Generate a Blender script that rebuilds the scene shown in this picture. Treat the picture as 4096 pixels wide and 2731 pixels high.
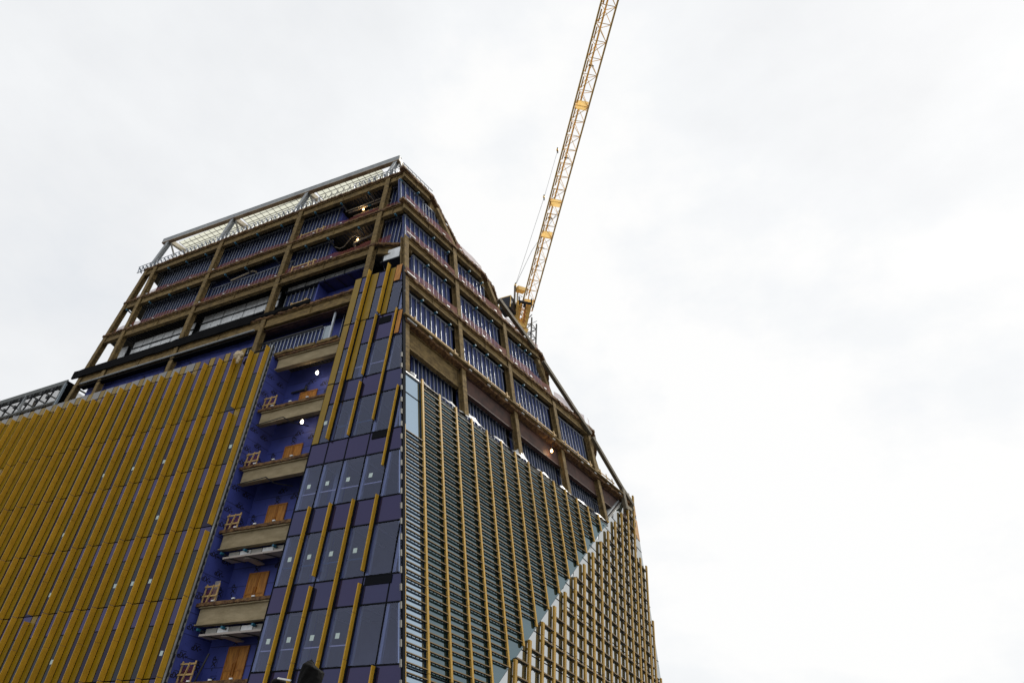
import bpy, bmesh, math, random
from mathutils import Vector, Matrix
random.seed(7)
R = math.radians
scene = bpy.context.scene
for o in list(bpy.data.objects): bpy.data.objects.remove(o)

# ------------------------------------------------------------------ camera
CAM = Vector((0, 0, 1.6))
RX = Vector((0.89929633, 0.43455706, 0.04925732))      # camera right
RD = Vector((-0.2269698, 0.56001965, -0.79678272))     # camera down
RF = Vector((-0.37383262, 0.70536385, 0.60225494))     # camera forward
cam_d = bpy.data.cameras.new('camera'); cam_d.lens = 24.0; cam_d.sensor_width = 36.0
cam_d.clip_start = 0.05; cam_d.clip_end = 5000
cam = bpy.data.objects.new('camera', cam_d); scene.collection.objects.link(cam)
m3 = Matrix((RX, -RD, -RF)).transposed()
cam.matrix_world = Matrix.Translation(CAM) @ m3.to_4x4()
scene.camera = cam

# ------------------------------------------------------------------ world
SUN_EL, SUN_AZ = R(50), R(27)      # azimuth measured from +Y towards +X
w = bpy.data.worlds.new("World"); scene.world = w; w.use_nodes = True
nt = w.node_tree; nt.nodes.clear()
def N(t, **k):
    n = nt.nodes.new(t)
    for a, b in k.items(): setattr(n, a, b)
    return n
sky = N('ShaderNodeTexSky', sky_type='NISHITA', sun_disc=False)
sky.sun_elevation = SUN_EL; sky.sun_rotation = SUN_AZ; sky.air_density = 1.2; sky.dust_density = 3
bg1 = N('ShaderNodeBackground'); bg1.inputs[1].default_value = 0.12
bg2 = N('ShaderNodeBackground'); bg2.inputs[1].default_value = 1.0
tc = N('ShaderNodeTexCoord')
mp = N('ShaderNodeMapping'); mp.inputs['Scale'].default_value = (1.0, 1.0, 1.7)
n1 = N('ShaderNodeTexNoise'); n1.inputs['Scale'].default_value = 1.7; n1.inputs['Detail'].default_value = 6; n1.inputs['Roughness'].default_value = .52; n1.inputs['Distortion'].default_value = .25
n2 = N('ShaderNodeTexNoise'); n2.inputs['Scale'].default_value = 5.0; n2.inputs['Detail'].default_value = 8; n2.inputs['Roughness'].default_value = .6
nt.links.new(tc.outputs['Generated'], mp.inputs[0])
nt.links.new(mp.outputs[0], n1.inputs['Vector']); nt.links.new(mp.outputs[0], n2.inputs['Vector'])
# cloud deck glows towards the sun
dirn = N('ShaderNodeVectorMath', operation='DOT_PRODUCT')
SD = Vector((math.sin(SUN_AZ)*math.cos(SUN_EL), math.cos(SUN_AZ)*math.cos(SUN_EL), math.sin(SUN_EL)))
dirn.inputs[1].default_value = SD
nt.links.new(tc.outputs['Generated'], dirn.inputs[0])
glow = N('ShaderNodeMapRange'); glow.inputs[1].default_value = .15; glow.inputs[2].default_value = .85; glow.inputs[3].default_value = 0; glow.inputs[4].default_value = .20
nt.links.new(dirn.outputs['Value'], glow.inputs[0])
add = N('ShaderNodeMath', operation='ADD'); nt.links.new(n1.outputs[0], add.inputs[0]); nt.links.new(glow.outputs[0], add.inputs[1])
mx0 = N('ShaderNodeMath', operation='MULTIPLY_ADD'); mx0.inputs[1].default_value = .42
nt.links.new(n2.outputs[0], mx0.inputs[0]); nt.links.new(add.outputs[0], mx0.inputs[2])
ramp = N('ShaderNodeValToRGB'); nt.links.new(mx0.outputs[0], ramp.inputs[0])
cr = ramp.color_ramp
cr.elements[0].position = .56; cr.elements[0].color = (.79, .82, .86, 1)
cr.elements[1].position = 1.0; cr.elements[1].color = (1.0, 1.0, .995, 1)
e_ = cr.elements.new(.72); e_.color = (.865, .88, .90, 1)
e_ = cr.elements.new(.90); e_.color = (.93, .945, .96, 1)
nt.links.new(ramp.outputs[0], bg2.inputs[0]); nt.links.new(sky.outputs[0], bg1.inputs[0])
cov = N('ShaderNodeMapRange'); cov.inputs[1].default_value = .30; cov.inputs[2].default_value = .46; cov.inputs[3].default_value = .72; cov.inputs[4].default_value = .985
nt.links.new(mx0.outputs[0], cov.inputs[0])
mixb = N('ShaderNodeMixShader'); nt.links.new(cov.outputs[0], mixb.inputs[0])
nt.links.new(bg1.outputs[0], mixb.inputs[1]); nt.links.new(bg2.outputs[0], mixb.inputs[2])
outw = N('ShaderNodeOutputWorld'); nt.links.new(mixb.outputs[0], outw.inputs[0])

sl = bpy.data.lights.new('sun', 'SUN'); sl.energy = 2.4; sl.angle = R(1.5); sl.color = (1.0, .95, .86)
so = bpy.data.objects.new('sun', sl); scene.collection.objects.link(so)
so.rotation_euler = (-SD).to_track_quat('-Z', 'Y').to_euler()
scene.view_settings.view_transform = 'Standard'; scene.view_settings.look = 'None'
scene.view_settings.gamma = 1; scene.view_settings.exposure = 0.0
scene.view_settings.use_curve_mapping = False

# ------------------------------------------------------------------ materials
def mat(name, col, rough=.6, metal=0., ior=1.5, var=.0, vscale=2., bump=0., bscale=8., col2=None, spec=None, alpha=None, emit=None, thr=None, vmap=(1,1,1), orand=0):
    m = bpy.data.materials.new(name); m.use_nodes = True
    t = m.node_tree; b = t.nodes['Principled BSDF']
    b.inputs['Base Color'].default_value = (*col, 1); b.inputs['Roughness'].default_value = rough
    b.inputs['Metallic'].default_value = metal; b.inputs['IOR'].default_value = ior
    if spec is not None: b.inputs['Specular IOR Level'].default_value = spec
    if emit: b.inputs['Emission Color'].default_value = (*emit[0], 1); b.inputs['Emission Strength'].default_value = emit[1]
    if alpha is not None: b.inputs['Alpha'].default_value = alpha
    g = t.nodes.new('ShaderNodeTexCoord'); mpp = t.nodes.new('ShaderNodeMapping'); mpp.inputs['Scale'].default_value = vmap
    t.links.new(g.outputs['Object'], mpp.inputs[0])
    if var or col2:
        n = t.nodes.new('ShaderNodeTexNoise'); n.inputs['Scale'].default_value = vscale; n.inputs['Detail'].default_value = 6; n.inputs['Roughness'].default_value = .65
        t.links.new(mpp.outputs[0], n.inputs['Vector'])
        rr = t.nodes.new('ShaderNodeValToRGB'); t.links.new(n.outputs[0], rr.inputs[0])
        lo, hi = thr or (.35, .65)
        rr.color_ramp.elements[0].position = lo; rr.color_ramp.elements[1].position = hi
        c2 = col2 or tuple(c*(1-var) for c in col)
        rr.color_ramp.elements[0].color = (*c2, 1)
        rr.color_ramp.elements[1].color = (*[c*(1+var*.5) for c in col], 1)
        if orand:
            oi = t.nodes.new('ShaderNodeObjectInfo'); mr = t.nodes.new('ShaderNodeMapRange'); mr.inputs[3].default_value = 1-orand; mr.inputs[4].default_value = 1+orand*.6
            t.links.new(oi.outputs['Random'], mr.inputs[0])
            hs = t.nodes.new('ShaderNodeHueSaturation'); t.links.new(mr.outputs[0], hs.inputs['Value']); t.links.new(rr.outputs[0], hs.inputs['Color'])
            t.links.new(hs.outputs[0], b.inputs['Base Color'])
        else: t.links.new(rr.outputs[0], b.inputs['Base Color'])
    if bump:
        n = t.nodes.new('ShaderNodeTexNoise'); n.inputs['Scale'].default_value = bscale; n.inputs['Detail'].default_value = 5
        t.links.new(mpp.outputs[0], n.inputs['Vector'])
        bp = t.nodes.new('ShaderNodeBump'); bp.inputs['Strength'].default_value = bump; bp.inputs['Distance'].default_value = .05
        t.links.new(n.outputs[0], bp.inputs['Height']); t.links.new(bp.outputs[0], b.inputs['Normal'])
    return m
M = {}
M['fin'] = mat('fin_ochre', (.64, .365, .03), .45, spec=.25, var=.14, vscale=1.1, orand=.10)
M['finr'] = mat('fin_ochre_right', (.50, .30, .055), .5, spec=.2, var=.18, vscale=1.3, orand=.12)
M['flat'] = mat('panel_yellow', (.29, .178, .002), .42, spec=.3, var=.14, vscale=.9, orand=.10)
M['grey'] = mat('panel_grey', (.22, .21, .20), .35, var=.1, vscale=1)
M['black'] = mat('gasket_and_shade_black', (.008, .009, .012), .9, spec=.1)
M['memb'] = mat('black_membrane', (.006, .006, .007), 1.0, bump=.3, bscale=3, spec=.1)
M['fire'] = mat('fireproofing', (.27, .185, .072), .95, vscale=3.0, bump=1.0, bscale=11, col2=(.09, .06, .025), thr=(.3, .62), vmap=(.6, .6, 1.3), orand=.12)
M['conc'] = mat('pale_fireproofing', (.42, .34, .21), .95, bump=.7, bscale=14, vscale=1.3, col2=(.25, .20, .11), thr=(.3, .65), vmap=(.5, .5, 1.6), orand=.08)
M['rust'] = mat('rusty_edge', (.22, .12, .045), .9, bump=1, bscale=12, vscale=3.2, col2=(.06, .025, .012), thr=(.38, .6))
M['rustbeam'] = mat('brown_primer_steel', (.10, .045, .03), .7, bump=.3, bscale=6, vscale=1.2, col2=(.035, .018, .014))
M['deck'] = mat('metal_deck', (.09, .09, .095), .5, metal=.6, var=.3)
M['slab'] = mat('slab', (.10, .09, .07), .9, var=.3)  # colour darkened to carry the shade under the slabs
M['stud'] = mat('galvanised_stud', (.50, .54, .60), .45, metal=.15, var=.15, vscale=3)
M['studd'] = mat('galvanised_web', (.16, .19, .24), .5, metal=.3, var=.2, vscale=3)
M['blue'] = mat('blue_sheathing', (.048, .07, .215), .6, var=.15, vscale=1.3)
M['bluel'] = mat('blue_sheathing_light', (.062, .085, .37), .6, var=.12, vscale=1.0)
M['blued'] = mat('blue_sheathing_inner', (.025, .032, .14), .6, var=.25, vscale=1.0)  # inner sheathing, recess shade darkened into the colour
M['ink'] = mat('print_ink', (.006, .006, .02), .7)
M['net'] = mat('red_net', (.20, .035, .022), .8, var=.3, vscale=5, alpha=.55)
M['wood'] = mat('timber', (.55, .37, .15), .7, var=.25, vscale=6)
M['ply'] = mat('plywood_orange', (.62, .27, .04), .6, vscale=2.2, col2=(.36, .13, .018), thr=(.35, .62), vmap=(4, 4, .7))
M['plyd'] = mat('plywood_frame', (.46, .18, .025), .6, var=.2, vscale=4)
M['silver'] = mat('galvanised_duct', (.85, .88, .90), .45, metal=.1, var=.2, vscale=1.5, bump=.15, bscale=2)
M['steel'] = mat('primed_steel', (.32, .34, .35), .55, metal=.2, var=.25, vscale=1.5)
M['steell'] = mat('pale_steel', (.36, .35, .32), .5, metal=.2, var=.2, vscale=1.5)
M['steelb'] = mat('weathered_soffit', (.50, .38, .25), .6, metal=.1, vscale=.6, col2=(.24, .15, .09), thr=(.4, .6))
M['dsteel'] = mat('dark_grey_steel', (.13, .14, .135), .7, var=.2)
M['dsteelb'] = mat('brown_grey_steel', (.17, .15, .11), .7, var=.3)
M['strut'] = mat('strut_brown', (.12, .10, .065), .8, var=.3)
M['strutl'] = mat('strut_tan', (.34, .29, .20), .8, var=.25)
M['dark'] = mat('dark_steel', (.02, .022, .025), .6)
M['pipe'] = mat('pipe_cream', (.48, .40, .28), .5)
M['teal'] = mat('blue_tape', (.01, .12, .20), .6, var=.3)
M['white'] = mat('white_clip', (.8, .8, .78), .5)
M['plastic'] = mat('plastic_sheet', (.60, .60, .60), .35, var=.08, vscale=3, bump=.8, bscale=3)
M['cloth'] = mat('canvas', (.62, .50, .33), .9, bump=.8, bscale=9, var=.2, vscale=5)
M['bag'] = mat('black_bag', (.004, .0037, .0035), .7, bump=.3, bscale=14, spec=.1)
M['crane'] = mat('crane_yellow', (1.0, .66, .20), .5, var=.12, vscale=1)
M['cable'] = mat('cable', (.05, .05, .055), .6)
M['asph'] = mat('asphalt', (.05, .05, .052), .9, var=.3, vscale=.4, bump=.3, bscale=20)
M['pave'] = mat('paving', (.07, .07, .07), .9, var=.2, vscale=.6)
M['bulb'] = mat('bulb', (1, .9, .7), .5, emit=((1, .85, .62), 14))
M['bulbw'] = mat('bulb_warm', (1, .7, .3), .5, emit=((1, .55, .18), 16))
M['paper'] = mat('paper', (.62, .74, .72), .8)
M['orange'] = mat('orange_board', (.55, .17, .05), .7, var=.3, vscale=2)
M['bladed'] = mat('blade_shaded_olive', (.055, .042, .02), .5)  # blade body, shade of the underside put into the colour
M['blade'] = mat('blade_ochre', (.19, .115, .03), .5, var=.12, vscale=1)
M['peach'] = mat('pale_plywood', (.70, .42, .20), .7, var=.2, vscale=3)
M['cream'] = mat('cream_soffit', (.78, .70, .56), .7, var=.15, vscale=.8)
M['sleevem'] = mat('dark_tube', (.07, .075, .085), .5)
M['inw'] = mat('interior_wall', (.30, .29, .30), .8, var=.2, vscale=.5)
M['jambd'] = mat('bracket_grey', (.26, .25, .22), .6)
M['jamb'] = mat('jamb_grey', (.36, .43, .48), .5)
M['fabric'] = mat('grey_board', (.45, .40, .36), .9)
def glassmat(name, tint, refl, ior=1.6, transp=(.3, .3, .5), fac=.0, rough=.02, wav=.0):
    """coated glass: glossy by fresnel over dark body / see-through body"""
    m = bpy.data.materials.new(name); m.use_nodes = True; t = m.node_tree; t.nodes.clear()
    o = t.nodes.new('ShaderNodeOutputMaterial'); mx = t.nodes.new('ShaderNodeMixShader')
    f = t.nodes.new('ShaderNodeFresnel'); f.inputs[0].default_value = ior
    gl = t.nodes.new('ShaderNodeBsdfGlossy'); gl.inputs['Color'].default_value = (*refl, 1); gl.inputs['Roughness'].default_value = rough
    df = t.nodes.new('ShaderNodeBsdfDiffuse'); df.inputs['Color'].default_value = (*tint, 1)
    tr = t.nodes.new('ShaderNodeBsdfTransparent'); tr.inputs['Color'].default_value = (*transp, 1)
    b = t.nodes.new('ShaderNodeMixShader'); b.inputs[0].default_value = fac
    t.links.new(df.outputs[0], b.inputs[1]); t.links.new(tr.outputs[0], b.inputs[2])
    ge = t.nodes.new('ShaderNodeNewGeometry'); iv = t.nodes.new('ShaderNodeMath'); iv.operation = 'SUBTRACT'; iv.inputs[0].default_value = 1
    t.links.new(ge.outputs['Backfacing'], iv.inputs[1]); ml = t.nodes.new('ShaderNodeMath'); ml.operation = 'MULTIPLY'
    t.links.new(f.outputs[0], ml.inputs[0]); t.links.new(iv.outputs[0], ml.inputs[1])
    t.links.new(ml.outputs[0], mx.inputs[0]); t.links.new(b.outputs[0], mx.inputs[1]); t.links.new(gl.outputs[0], mx.inputs[2]); t.links.new(mx.outputs[0], o.inputs[0])
    if wav:
        g = t.nodes.new('ShaderNodeTexCoord'); n = t.nodes.new('ShaderNodeTexNoise'); n.inputs['Scale'].default_value = .35
        t.links.new(g.outputs['Object'], n.inputs['Vector'])
        bp = t.nodes.new('ShaderNodeBump'); bp.inputs['Strength'].default_value = wav; bp.inputs['Distance'].default_value = .1
        t.links.new(n.outputs[0], bp.inputs['Height']); t.links.new(bp.outputs[0], gl.inputs['Normal']); t.links.new(bp.outputs[0], f.inputs['Normal'])
    return m
def thin(name, col, ft):
    m = bpy.data.materials.new(name); m.use_nodes = True; t = m.node_tree; t.nodes.clear()
    o = t.nodes.new('ShaderNodeOutputMaterial'); a = t.nodes.new('ShaderNodeBsdfTranslucent'); a.inputs[0].default_value = (*col, 1)
    d = t.nodes.new('ShaderNodeBsdfTransparent'); mx = t.nodes.new('ShaderNodeMixShader'); mx.inputs[0].default_value = ft
    t.links.new(a.outputs[0], mx.inputs[1]); t.links.new(d.outputs[0], mx.inputs[2]); t.links.new(mx.outputs[0], o.inputs[0]); return m
M['clear'] = thin('translucent_roof', (.68, .68, .60), .25)
M['grate'] = thin('yellow_grating', (.80, .62, .30), .2)
M['gC'] = glassmat('vision_glass', (.03, .035, .07), (.56, .62, .86), 1.84, (.80, .82, .98), .9, wav=.15)
M['gS'] = glassmat('spandrel_glass', (.022, .018, .05), (.54, .52, .92), 1.68, wav=.15)
M['gS2'] = glassmat('spandrel_glass_blue', (.017, .021, .06), (.56, .55, .92), 1.68, wav=.15)
M['gA'] = glassmat('strip_glass', (.022, .02, .04), (.42, .40, .54), 1.45, wav=.1)
M['gA2'] = glassmat('strip_glass_grey', (.032, .036, .045), (.46, .48, .56), 1.45, wav=.1)
M['gD'] = glassmat('louvre_glass', (.012, .03, .028), (.54, .70, .78), 2.8, wav=.2)
M['gD2'] = glassmat('clear_corner_glass', (.03, .06, .10), (.70, .86, 1.0), 6, wav=.2)
M['gE'] = glassmat('bright_glass', (.03, .05, .045), (.98, 1.0, 1.0), 7.0, wav=.25)
M['gEdge'] = glassmat('edge_glass', (.35, .42, .40), (.95, 1, .98), 1.8, (.85, .93, .9), .6)

# ------------------------------------------------------------------ frames
def W(x, y, z): return Vector((x, y, z))
def FA(x, z, o=0): return Vector((x, 30-o, z))               # left facade cladding plane
def FL(x, z, o=0): return Vector((x + .02*(z-12), 30-o, z))   # glazed part, slightly leaning
YS = 30.5
def FS(x, z, o=0): return Vector((x, YS-o, z))               # left structure plane
C0 = Vector((-20.6325, 30, 7.62)); BD = Vector((.178188, .983996, 0)); ND = Vector((.9702, -.17569, .16687))
def FD(t, z, o=0):
    k = .042 if z <= 32.3 else max(0, .042-(z-32.3)*.0078)      # this face's courses fall slightly to the right
    z = z - k*t
    return C0 + Vector((-.172, 0, 1))*(z-7.62) + BD*t + ND*o
E0 = Vector((-19.50633, 37.99155, 9.48624)); EDIR = Vector((-.012938, .999916, 0)); EUP = Vector((.044847, .00058, 1)); NE = Vector((.99891, .012925, -.044806))
def FE(u, z, o=0): return E0 + EDIR*u + EUP*(z-9.48624) + NE*o
def at(px, py, d):      # point seen at (px,py) of a 2352-wide view, d metres deep
    return CAM + (RX*((px-1176)/1568) + RD*((py-784)/1568) + RF)*d
def fold(t): return .926*t + 2.31
def foldE(u): return 9.486 + .857*u if u > 19.56 else 9.486 + .8947*u
def cornerx(z): return -20.6325 - .172*(z-7.62)

# ------------------------------------------------------------------ mesh builder
class MB:
    def __init__(s): s.v = []; s.f = []; s.mi = []; s.mats = []
    def mid(s, m):
        if m not in s.mats: s.mats.append(m)
        return s.mats.index(m)
    def hexa(s, p, m):
        i = len(s.v); s.v += [tuple(q) for q in p]; k = s.mid(m)
        for f in ((0,3,2,1),(4,5,6,7),(0,1,5,4),(1,2,6,5),(2,3,7,6),(3,0,4,7)):
            s.f.append(tuple(i+j for j in f)); s.mi.append(k)
        return s
    def box(s, F, a0, a1, z0, z1, o0, o1, m):
        return s.hexa([F(a0,z0,o0),F(a1,z0,o0),F(a1,z0,o1),F(a0,z0,o1),F(a0,z1,o0),F(a1,z1,o0),F(a1,z1,o1),F(a0,z1,o1)], m)
    def quad(s, pts, m):
        i = len(s.v); s.v += [tuple(q) for q in pts]; s.f.append(tuple(range(i, i+len(pts)))); s.mi.append(s.mid(m)); return s
    def prism(s, a, b, m):
        """closed solid between two equal polygons a and b"""
        n = len(a); i = len(s.v); s.v += [tuple(q) for q in a]+[tuple(q) for q in b]; k = s.mid(m)
        s.f.append(tuple(range(i+n-1, i-1, -1))); s.f.append(tuple(range(i+n, i+2*n))); s.mi += [k, k]
        for j in range(n):
            s.f.append((i+j, i+(j+1)%n, i+n+(j+1)%n, i+n+j)); s.mi.append(k)
        return s
    def bar(s, p, q, w, h, m, up=Vector((0,0,1))):
        p = Vector(p); q = Vector(q); d = (q-p).normalized(); sd = d.cross(up)
        if sd.length < 1e-3: sd = d.cross(Vector((0,1,0)))
        sd.normalize(); u = sd.cross(d).normalized(); a = sd*w/2; b = u*h/2
        return s.hexa([p-a-b, p+a-b, q+a-b, q-a-b, p-a+b, p+a+b, q+a+b, q-a+b], m)
    def tube(s, p, q, r, m, n=8, r2=None, cap=True):
        p = Vector(p); q = Vector(q); d = (q-p).normalized(); r2 = r if r2 is None else r2
        a = d.cross(Vector((0,0,1)))
        if a.length < 1e-3: a = d.cross(Vector((0,1,0)))
        a.normalize(); b = d.cross(a); i = len(s.v); k = s.mid(m)
        for c, rr in ((p, r), (q, r2)):
            for j in range(n):
                t = 2*math.pi*j/n; s.v.append(tuple(c+a*math.cos(t)*rr+b*math.sin(t)*rr))
        for j in range(n): s.f.append((i+j, i+(j+1)%n, i+n+(j+1)%n, i+n+j)); s.mi.append(k)
        if cap: s.f.append(tuple(range(i+n-1, i-1, -1))); s.f.append(tuple(range(i+n, i+2*n))); s.mi += [k, k]
        return s
    def grid(s, fn, nu, nv, m):
        i = len(s.v); k = s.mid(m)
        for a in range(nu+1):
            for b in range(nv+1): s.v.append(tuple(fn(a/nu, b/nv)))
        for a in range(nu):
            for b in range(nv):
                q = i+a*(nv+1)+b; s.f.append((q, q+nv+1, q+nv+2, q+1)); s.mi.append(k)
        return s
    def ragged(s, F, a0, a1, z0, z1, o0, o1, m, step=.22, jz=.05, jo=.04):
        n = max(2, int(abs(a1-a0)/step)); i = len(s.v); k = s.mid(m)
        for j in range(n+1):
            a = a0+(a1-a0)*j/n; d = random.uniform(-jz, jz); e = random.uniform(-jo, jo); g = random.uniform(-jz, jz)*.5
            s.v += [tuple(F(a, z0+d-jz, o0)), tuple(F(a, z0+d, o1+e)), tuple(F(a, z1+g, o1+e)), tuple(F(a, z1, o0))]
        for j in range(n):
            b = i+j*4
            for q in range(4): s.f.append((b+q, b+4+q, b+4+(q+1)%4, b+(q+1)%4)); s.mi.append(k)
        s.f.append((i, i+1, i+2, i+3)); e = i+n*4; s.f.append((e+3, e+2, e+1, e)); s.mi += [k, k]
        return s
    def build(s, name, parent=None, smooth=False, label=None, kind=None):
        me = bpy.data.meshes.new(name); me.from_pydata(s.v, [], s.f)
        for m in s.mats: me.materials.append(M[m])
        me.polygons.foreach_set('material_index', s.mi)
        if smooth: me.polygons.foreach_set('use_smooth', [True]*len(s.f))
        me.update()
        bm = bmesh.new(); bm.from_mesh(me); bmesh.ops.recalc_face_normals(bm, faces=bm.faces); bm.to_mesh(me); bm.free()
        o = bpy.data.objects.new(name, me); scene.collection.objects.link(o)
        if parent:
            o.parent = parent; o.matrix_parent_inverse = parent.matrix_world.inverted()
        if label: o['label'] = label
        if kind: o['kind'] = kind
        return o
def thing(name, label, cat, loc=(0,0,0), group=None):
    o = bpy.data.objects.new(name, None); o.location = loc; scene.collection.objects.link(o)
    o.matrix_world = Matrix.Translation(Vector(loc))
    o['label'] = label; o['category'] = cat
    if group: o['group'] = group
    return o
def tag(o, label, cat, group=None):
    o['label'] = label; o['category'] = cat
    if group: o['group'] = group
    return o
# printed letters on the sheathing
tcv = bpy.data.curves.new('letters', 'FONT'); tcv.body = 'eXP'; tcv.size = 1; tcv.offset = .03; tcv.align_x = 'CENTER'; tcv.align_y = 'CENTER'
tob = bpy.data.objects.new('letters', tcv); scene.collection.objects.link(tob)
bpy.context.view_layer.update()
tme = bpy.data.meshes.new_from_object(tob.evaluated_get(bpy.context.evaluated_depsgraph_get()))
TV = [(v.co.x, v.co.y) for v in tme.vertices]; TF = [tuple(p.vertices) for p in tme.polygons]
bpy.data.objects.remove(tob)
def letters(mb, F, a, z, size, rot, o):
    i = len(mb.v); c, s_ = math.cos(rot), math.sin(rot); k = mb.mid('ink')
    for x, y in TV: mb.v.append(tuple(F(a+(x*c-y*s_)*size, z+(x*s_+y*c)*size, o)))
    for f in TF: mb.f.append(tuple(i+j for j in f)); mb.mi.append(k)
    mb.quad([F(a+(x*c-y*s_)*size, z+(x*s_+y*c)*size, o) for x, y in ((-.5,-.52),(.55,-.52),(.55,-.46),(-.5,-.46))], 'ink')

# ------------------------------------------------------------------ ground
g = MB().quad([(-1500,-1500,0),(1500,-1500,0),(1500,1500,0),(-1500,1500,0)], 'pave').build('ground', kind='structure')
MB().quad([(-400,-7,.004),(400,-7,.004),(400,13,.004),(-400,13,.004)], 'asph').build('road', kind='structure')
b = MB(); b.box(lambda x,z,o: Vector((x, o, z)), -400, 400, 0, .14, 13.0, 13.3, 'pave'); b.build('kerb', kind='structure')

# ------------------------------------------------------------------ the tower
T = thing('office_tower', 'faceted office tower under construction, open steel floors above ochre fin and glass facades', 'building', (-40, 50, 0))
LV = [50.4, 45.9, 41.7, 37.0, 32.15, 27.2, 22.5, 17.9, 13.2, 8.7]
TE = [4.3, 11.5, 20.2, 28.4, 33.3]
EXT = [[(-28.0, 37.3), (-28.35, 39.5), (-28.6, 42.0)], [(-25.55, 43.3), (-26.1, 45.4)], [(-23.6, 52.2), (-25.5, 57)], [(-21.5, 60.5), (-23, 64)], [(-20.3, 65.4), (-21.5, 68)]]
def leftx(z): return -61.7 - (50.4-z)*.15
# floor slabs
for i, z in enumerate(LV):
    b = MB()
    if i < 5:
        te = TE[i]
        d0 = FD(0, z, -.35); d0.y = YS+.35; d0 = tuple(d0)
        dm = [tuple(FD(te*q/4, z, -.35)) for q in (1, 2, 3, 4)]
        ex = [(x_, y_, dm[-1][2]) for x_, y_ in EXT[i]]
        tail = [(-38, 68, z), (-60, 70, z), (-68, 52, z)]
        if i == 2: pts = [(leftx(z), YS+.1, z), (-29.6, YS+.1, z), (d0[0]-.3, YS+1.0, z), (d0[0], YS+1.6, z)]
        elif i == 4: pts = [(-65, YS+1.2, z), (-37.3, YS+1.2, z), (-37.3, YS+.1, z), d0]
        else: pts = [(leftx(z), YS+.1, z), (d0[0], YS+.1, z)]
        pts = pts+dm+ex+tail
        b.prism([Vector(p)-Vector((0, 0, .16)) for p in pts], [Vector(p) for p in pts], 'slab')
        run = [Vector(dm[-1])]+[Vector(e) for e in ex]
        for p, q in zip(run, run[1:]):
            dv = (q-p); L_ = dv.length; nn = Vector((dv.y, -dv.x, 0)).normalized()
            b.ragged(lambda a_, z_, o_: p+dv*(a_/L_)+nn*o_+Vector((0, 0, z_)), 0, L_, -.24, .02, -.1, .3, 'rust', jz=.06)
            b.bar(p+nn*-.2+Vector((0, 0, -.75)), q+nn*-.2+Vector((0, 0, -.75)), .25, .9, 'fire')
        # corrugated deck ribs under the slab along the facades
        for k in range(90):
            x = -61 + k*.34
            if x < cornerx(z)-.8 and i < 4: b.box(W_ := (lambda x_, z_, o_: Vector((x_, YS+o_, z_))), x, x+.16, z-.24, z-.16, .8, 4.0, 'deck')
        if i == 4:
            for k in range(19):
                x = -37.0+k*.34; b.box(lambda x_, z_, o_: Vector((x_, YS+o_, z_)), x, x+.16, z-.24, z-.16, .5, 2.0, 'deck')
    else:
        pts = [(-37.1, YS+.1), (cornerx(z)-.55, YS+.1), (cornerx(z)-.55, 38), (-37.1, 38)]
        if i == 5: pts[2] = (FD(26,z,0).x-.8, FD(26,z,0).y); pts[3] = (-37.1, 60)
        b.prism([Vector((x, y, z-.16)) for x, y in pts], [Vector((x, y, z)) for x, y in pts], 'slab')
        for k in range(19):
            x = -37.0+k*.34; b.box(lambda x_, z_, o_: Vector((x_, YS+o_, z_)), x, x+.16, z-.24, z-.16, .5, 2.0, 'deck')
    # ragged rusty edge strips
    if i < 3: b.ragged(FS, leftx(z), cornerx(z) if i != 2 else -29.5, z-.17, z+.03, -.12, .04, 'rust')
    if i == 2:
        q0 = FS(-29.5, z, 0); q1 = Vector((cornerx(z)-.2, YS+1.2, z)); dd = (q1-q0)
        b.ragged(lambda a_, z_, o_: q0+dd*a_+Vector((.1*o_, -o_, z_-z)), 0, 1, z-.17, z+.03, -.12, .04, 'rust', step=.04)
    if i == 3: b.ragged(FS, -41.5, cornerx(z)-.2, z-.17, z+.03, -.12, .04, 'rust')
    if i >= 4: b.ragged(FS, -37.15, -30.75, z-.17, z+.02, -.12, .02, 'rust', jz=.03, jo=.02)
    if i < 5: b.ragged(FD, 0 if i != 2 else 1.1, TE[i], z-.24, z+.02, -.45, 0, 'rust', jz=.06)
    b.build('floor_slab', T)

# edge beams (I sections wrapped in fireproofing)
COLX = [-59.9, -50.3, -40.0, -29.9]
def ibeam(b, F, a0, a1, zt, depth, o0, m, fl=.34, stiff=None):
    oc = o0-fl/2
    b.box(F, a0, a1, zt-depth+.06, zt-.01, oc-.06, oc+.06, m)
    n = max(2, int((a1-a0)/.5)); 
    for zz in (zt-depth, zt-.07):
        pr = []
        i = len(b.v); k = b.mid(m)
        for j in range(n+1):
            a = a0+(a1-a0)*j/n; e = random.uniform(-.012, .012); f = random.uniform(-.012, .012)
            b.v += [tuple(F(a, zz+e, oc-fl/2)), tuple(F(a, zz+e, oc+fl/2+f)), tuple(F(a, zz+.07+e, oc+fl/2+f)), tuple(F(a, zz+.07+e, oc-fl/2))]
        for j in range(n):
            q = i+j*4
            for r in range(4): b.f.append((q+r, q+4+r, q+4+(r+1)%4, q+(r+1)%4)); b.mi.append(k)
        b.f.append((i, i+1, i+2, i+3)); e = i+n*4; b.f.append((e+3, e+2, e+1, e)); b.mi += [k, k]
    # gusset stiffener
    for s_ in (stiff or []):
        b.box(F, s_-.02, s_+.02, zt-depth+.07, zt-.07, oc+.06, oc+fl/2-.02, m)
for i, z in enumerate(LV[:4]):
    xs = [leftx(z)+.2] + COLX + [cornerx(z)-.35]
    for j in range(5):
        if i == 2 and j == 4: continue
        a0 = xs[j]+(.28 if j else 0); a1 = xs[j+1]-(.28 if j < 4 else 0)
        b = MB(); ibeam(b, FS, a0, a1, z-.2, .80 if i < 3 else .98, -.06, 'fire', stiff=[(a0+a1)/2] if j in (1, 2, 3, 4) else None)
        b.build('edge_beam', T)
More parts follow.
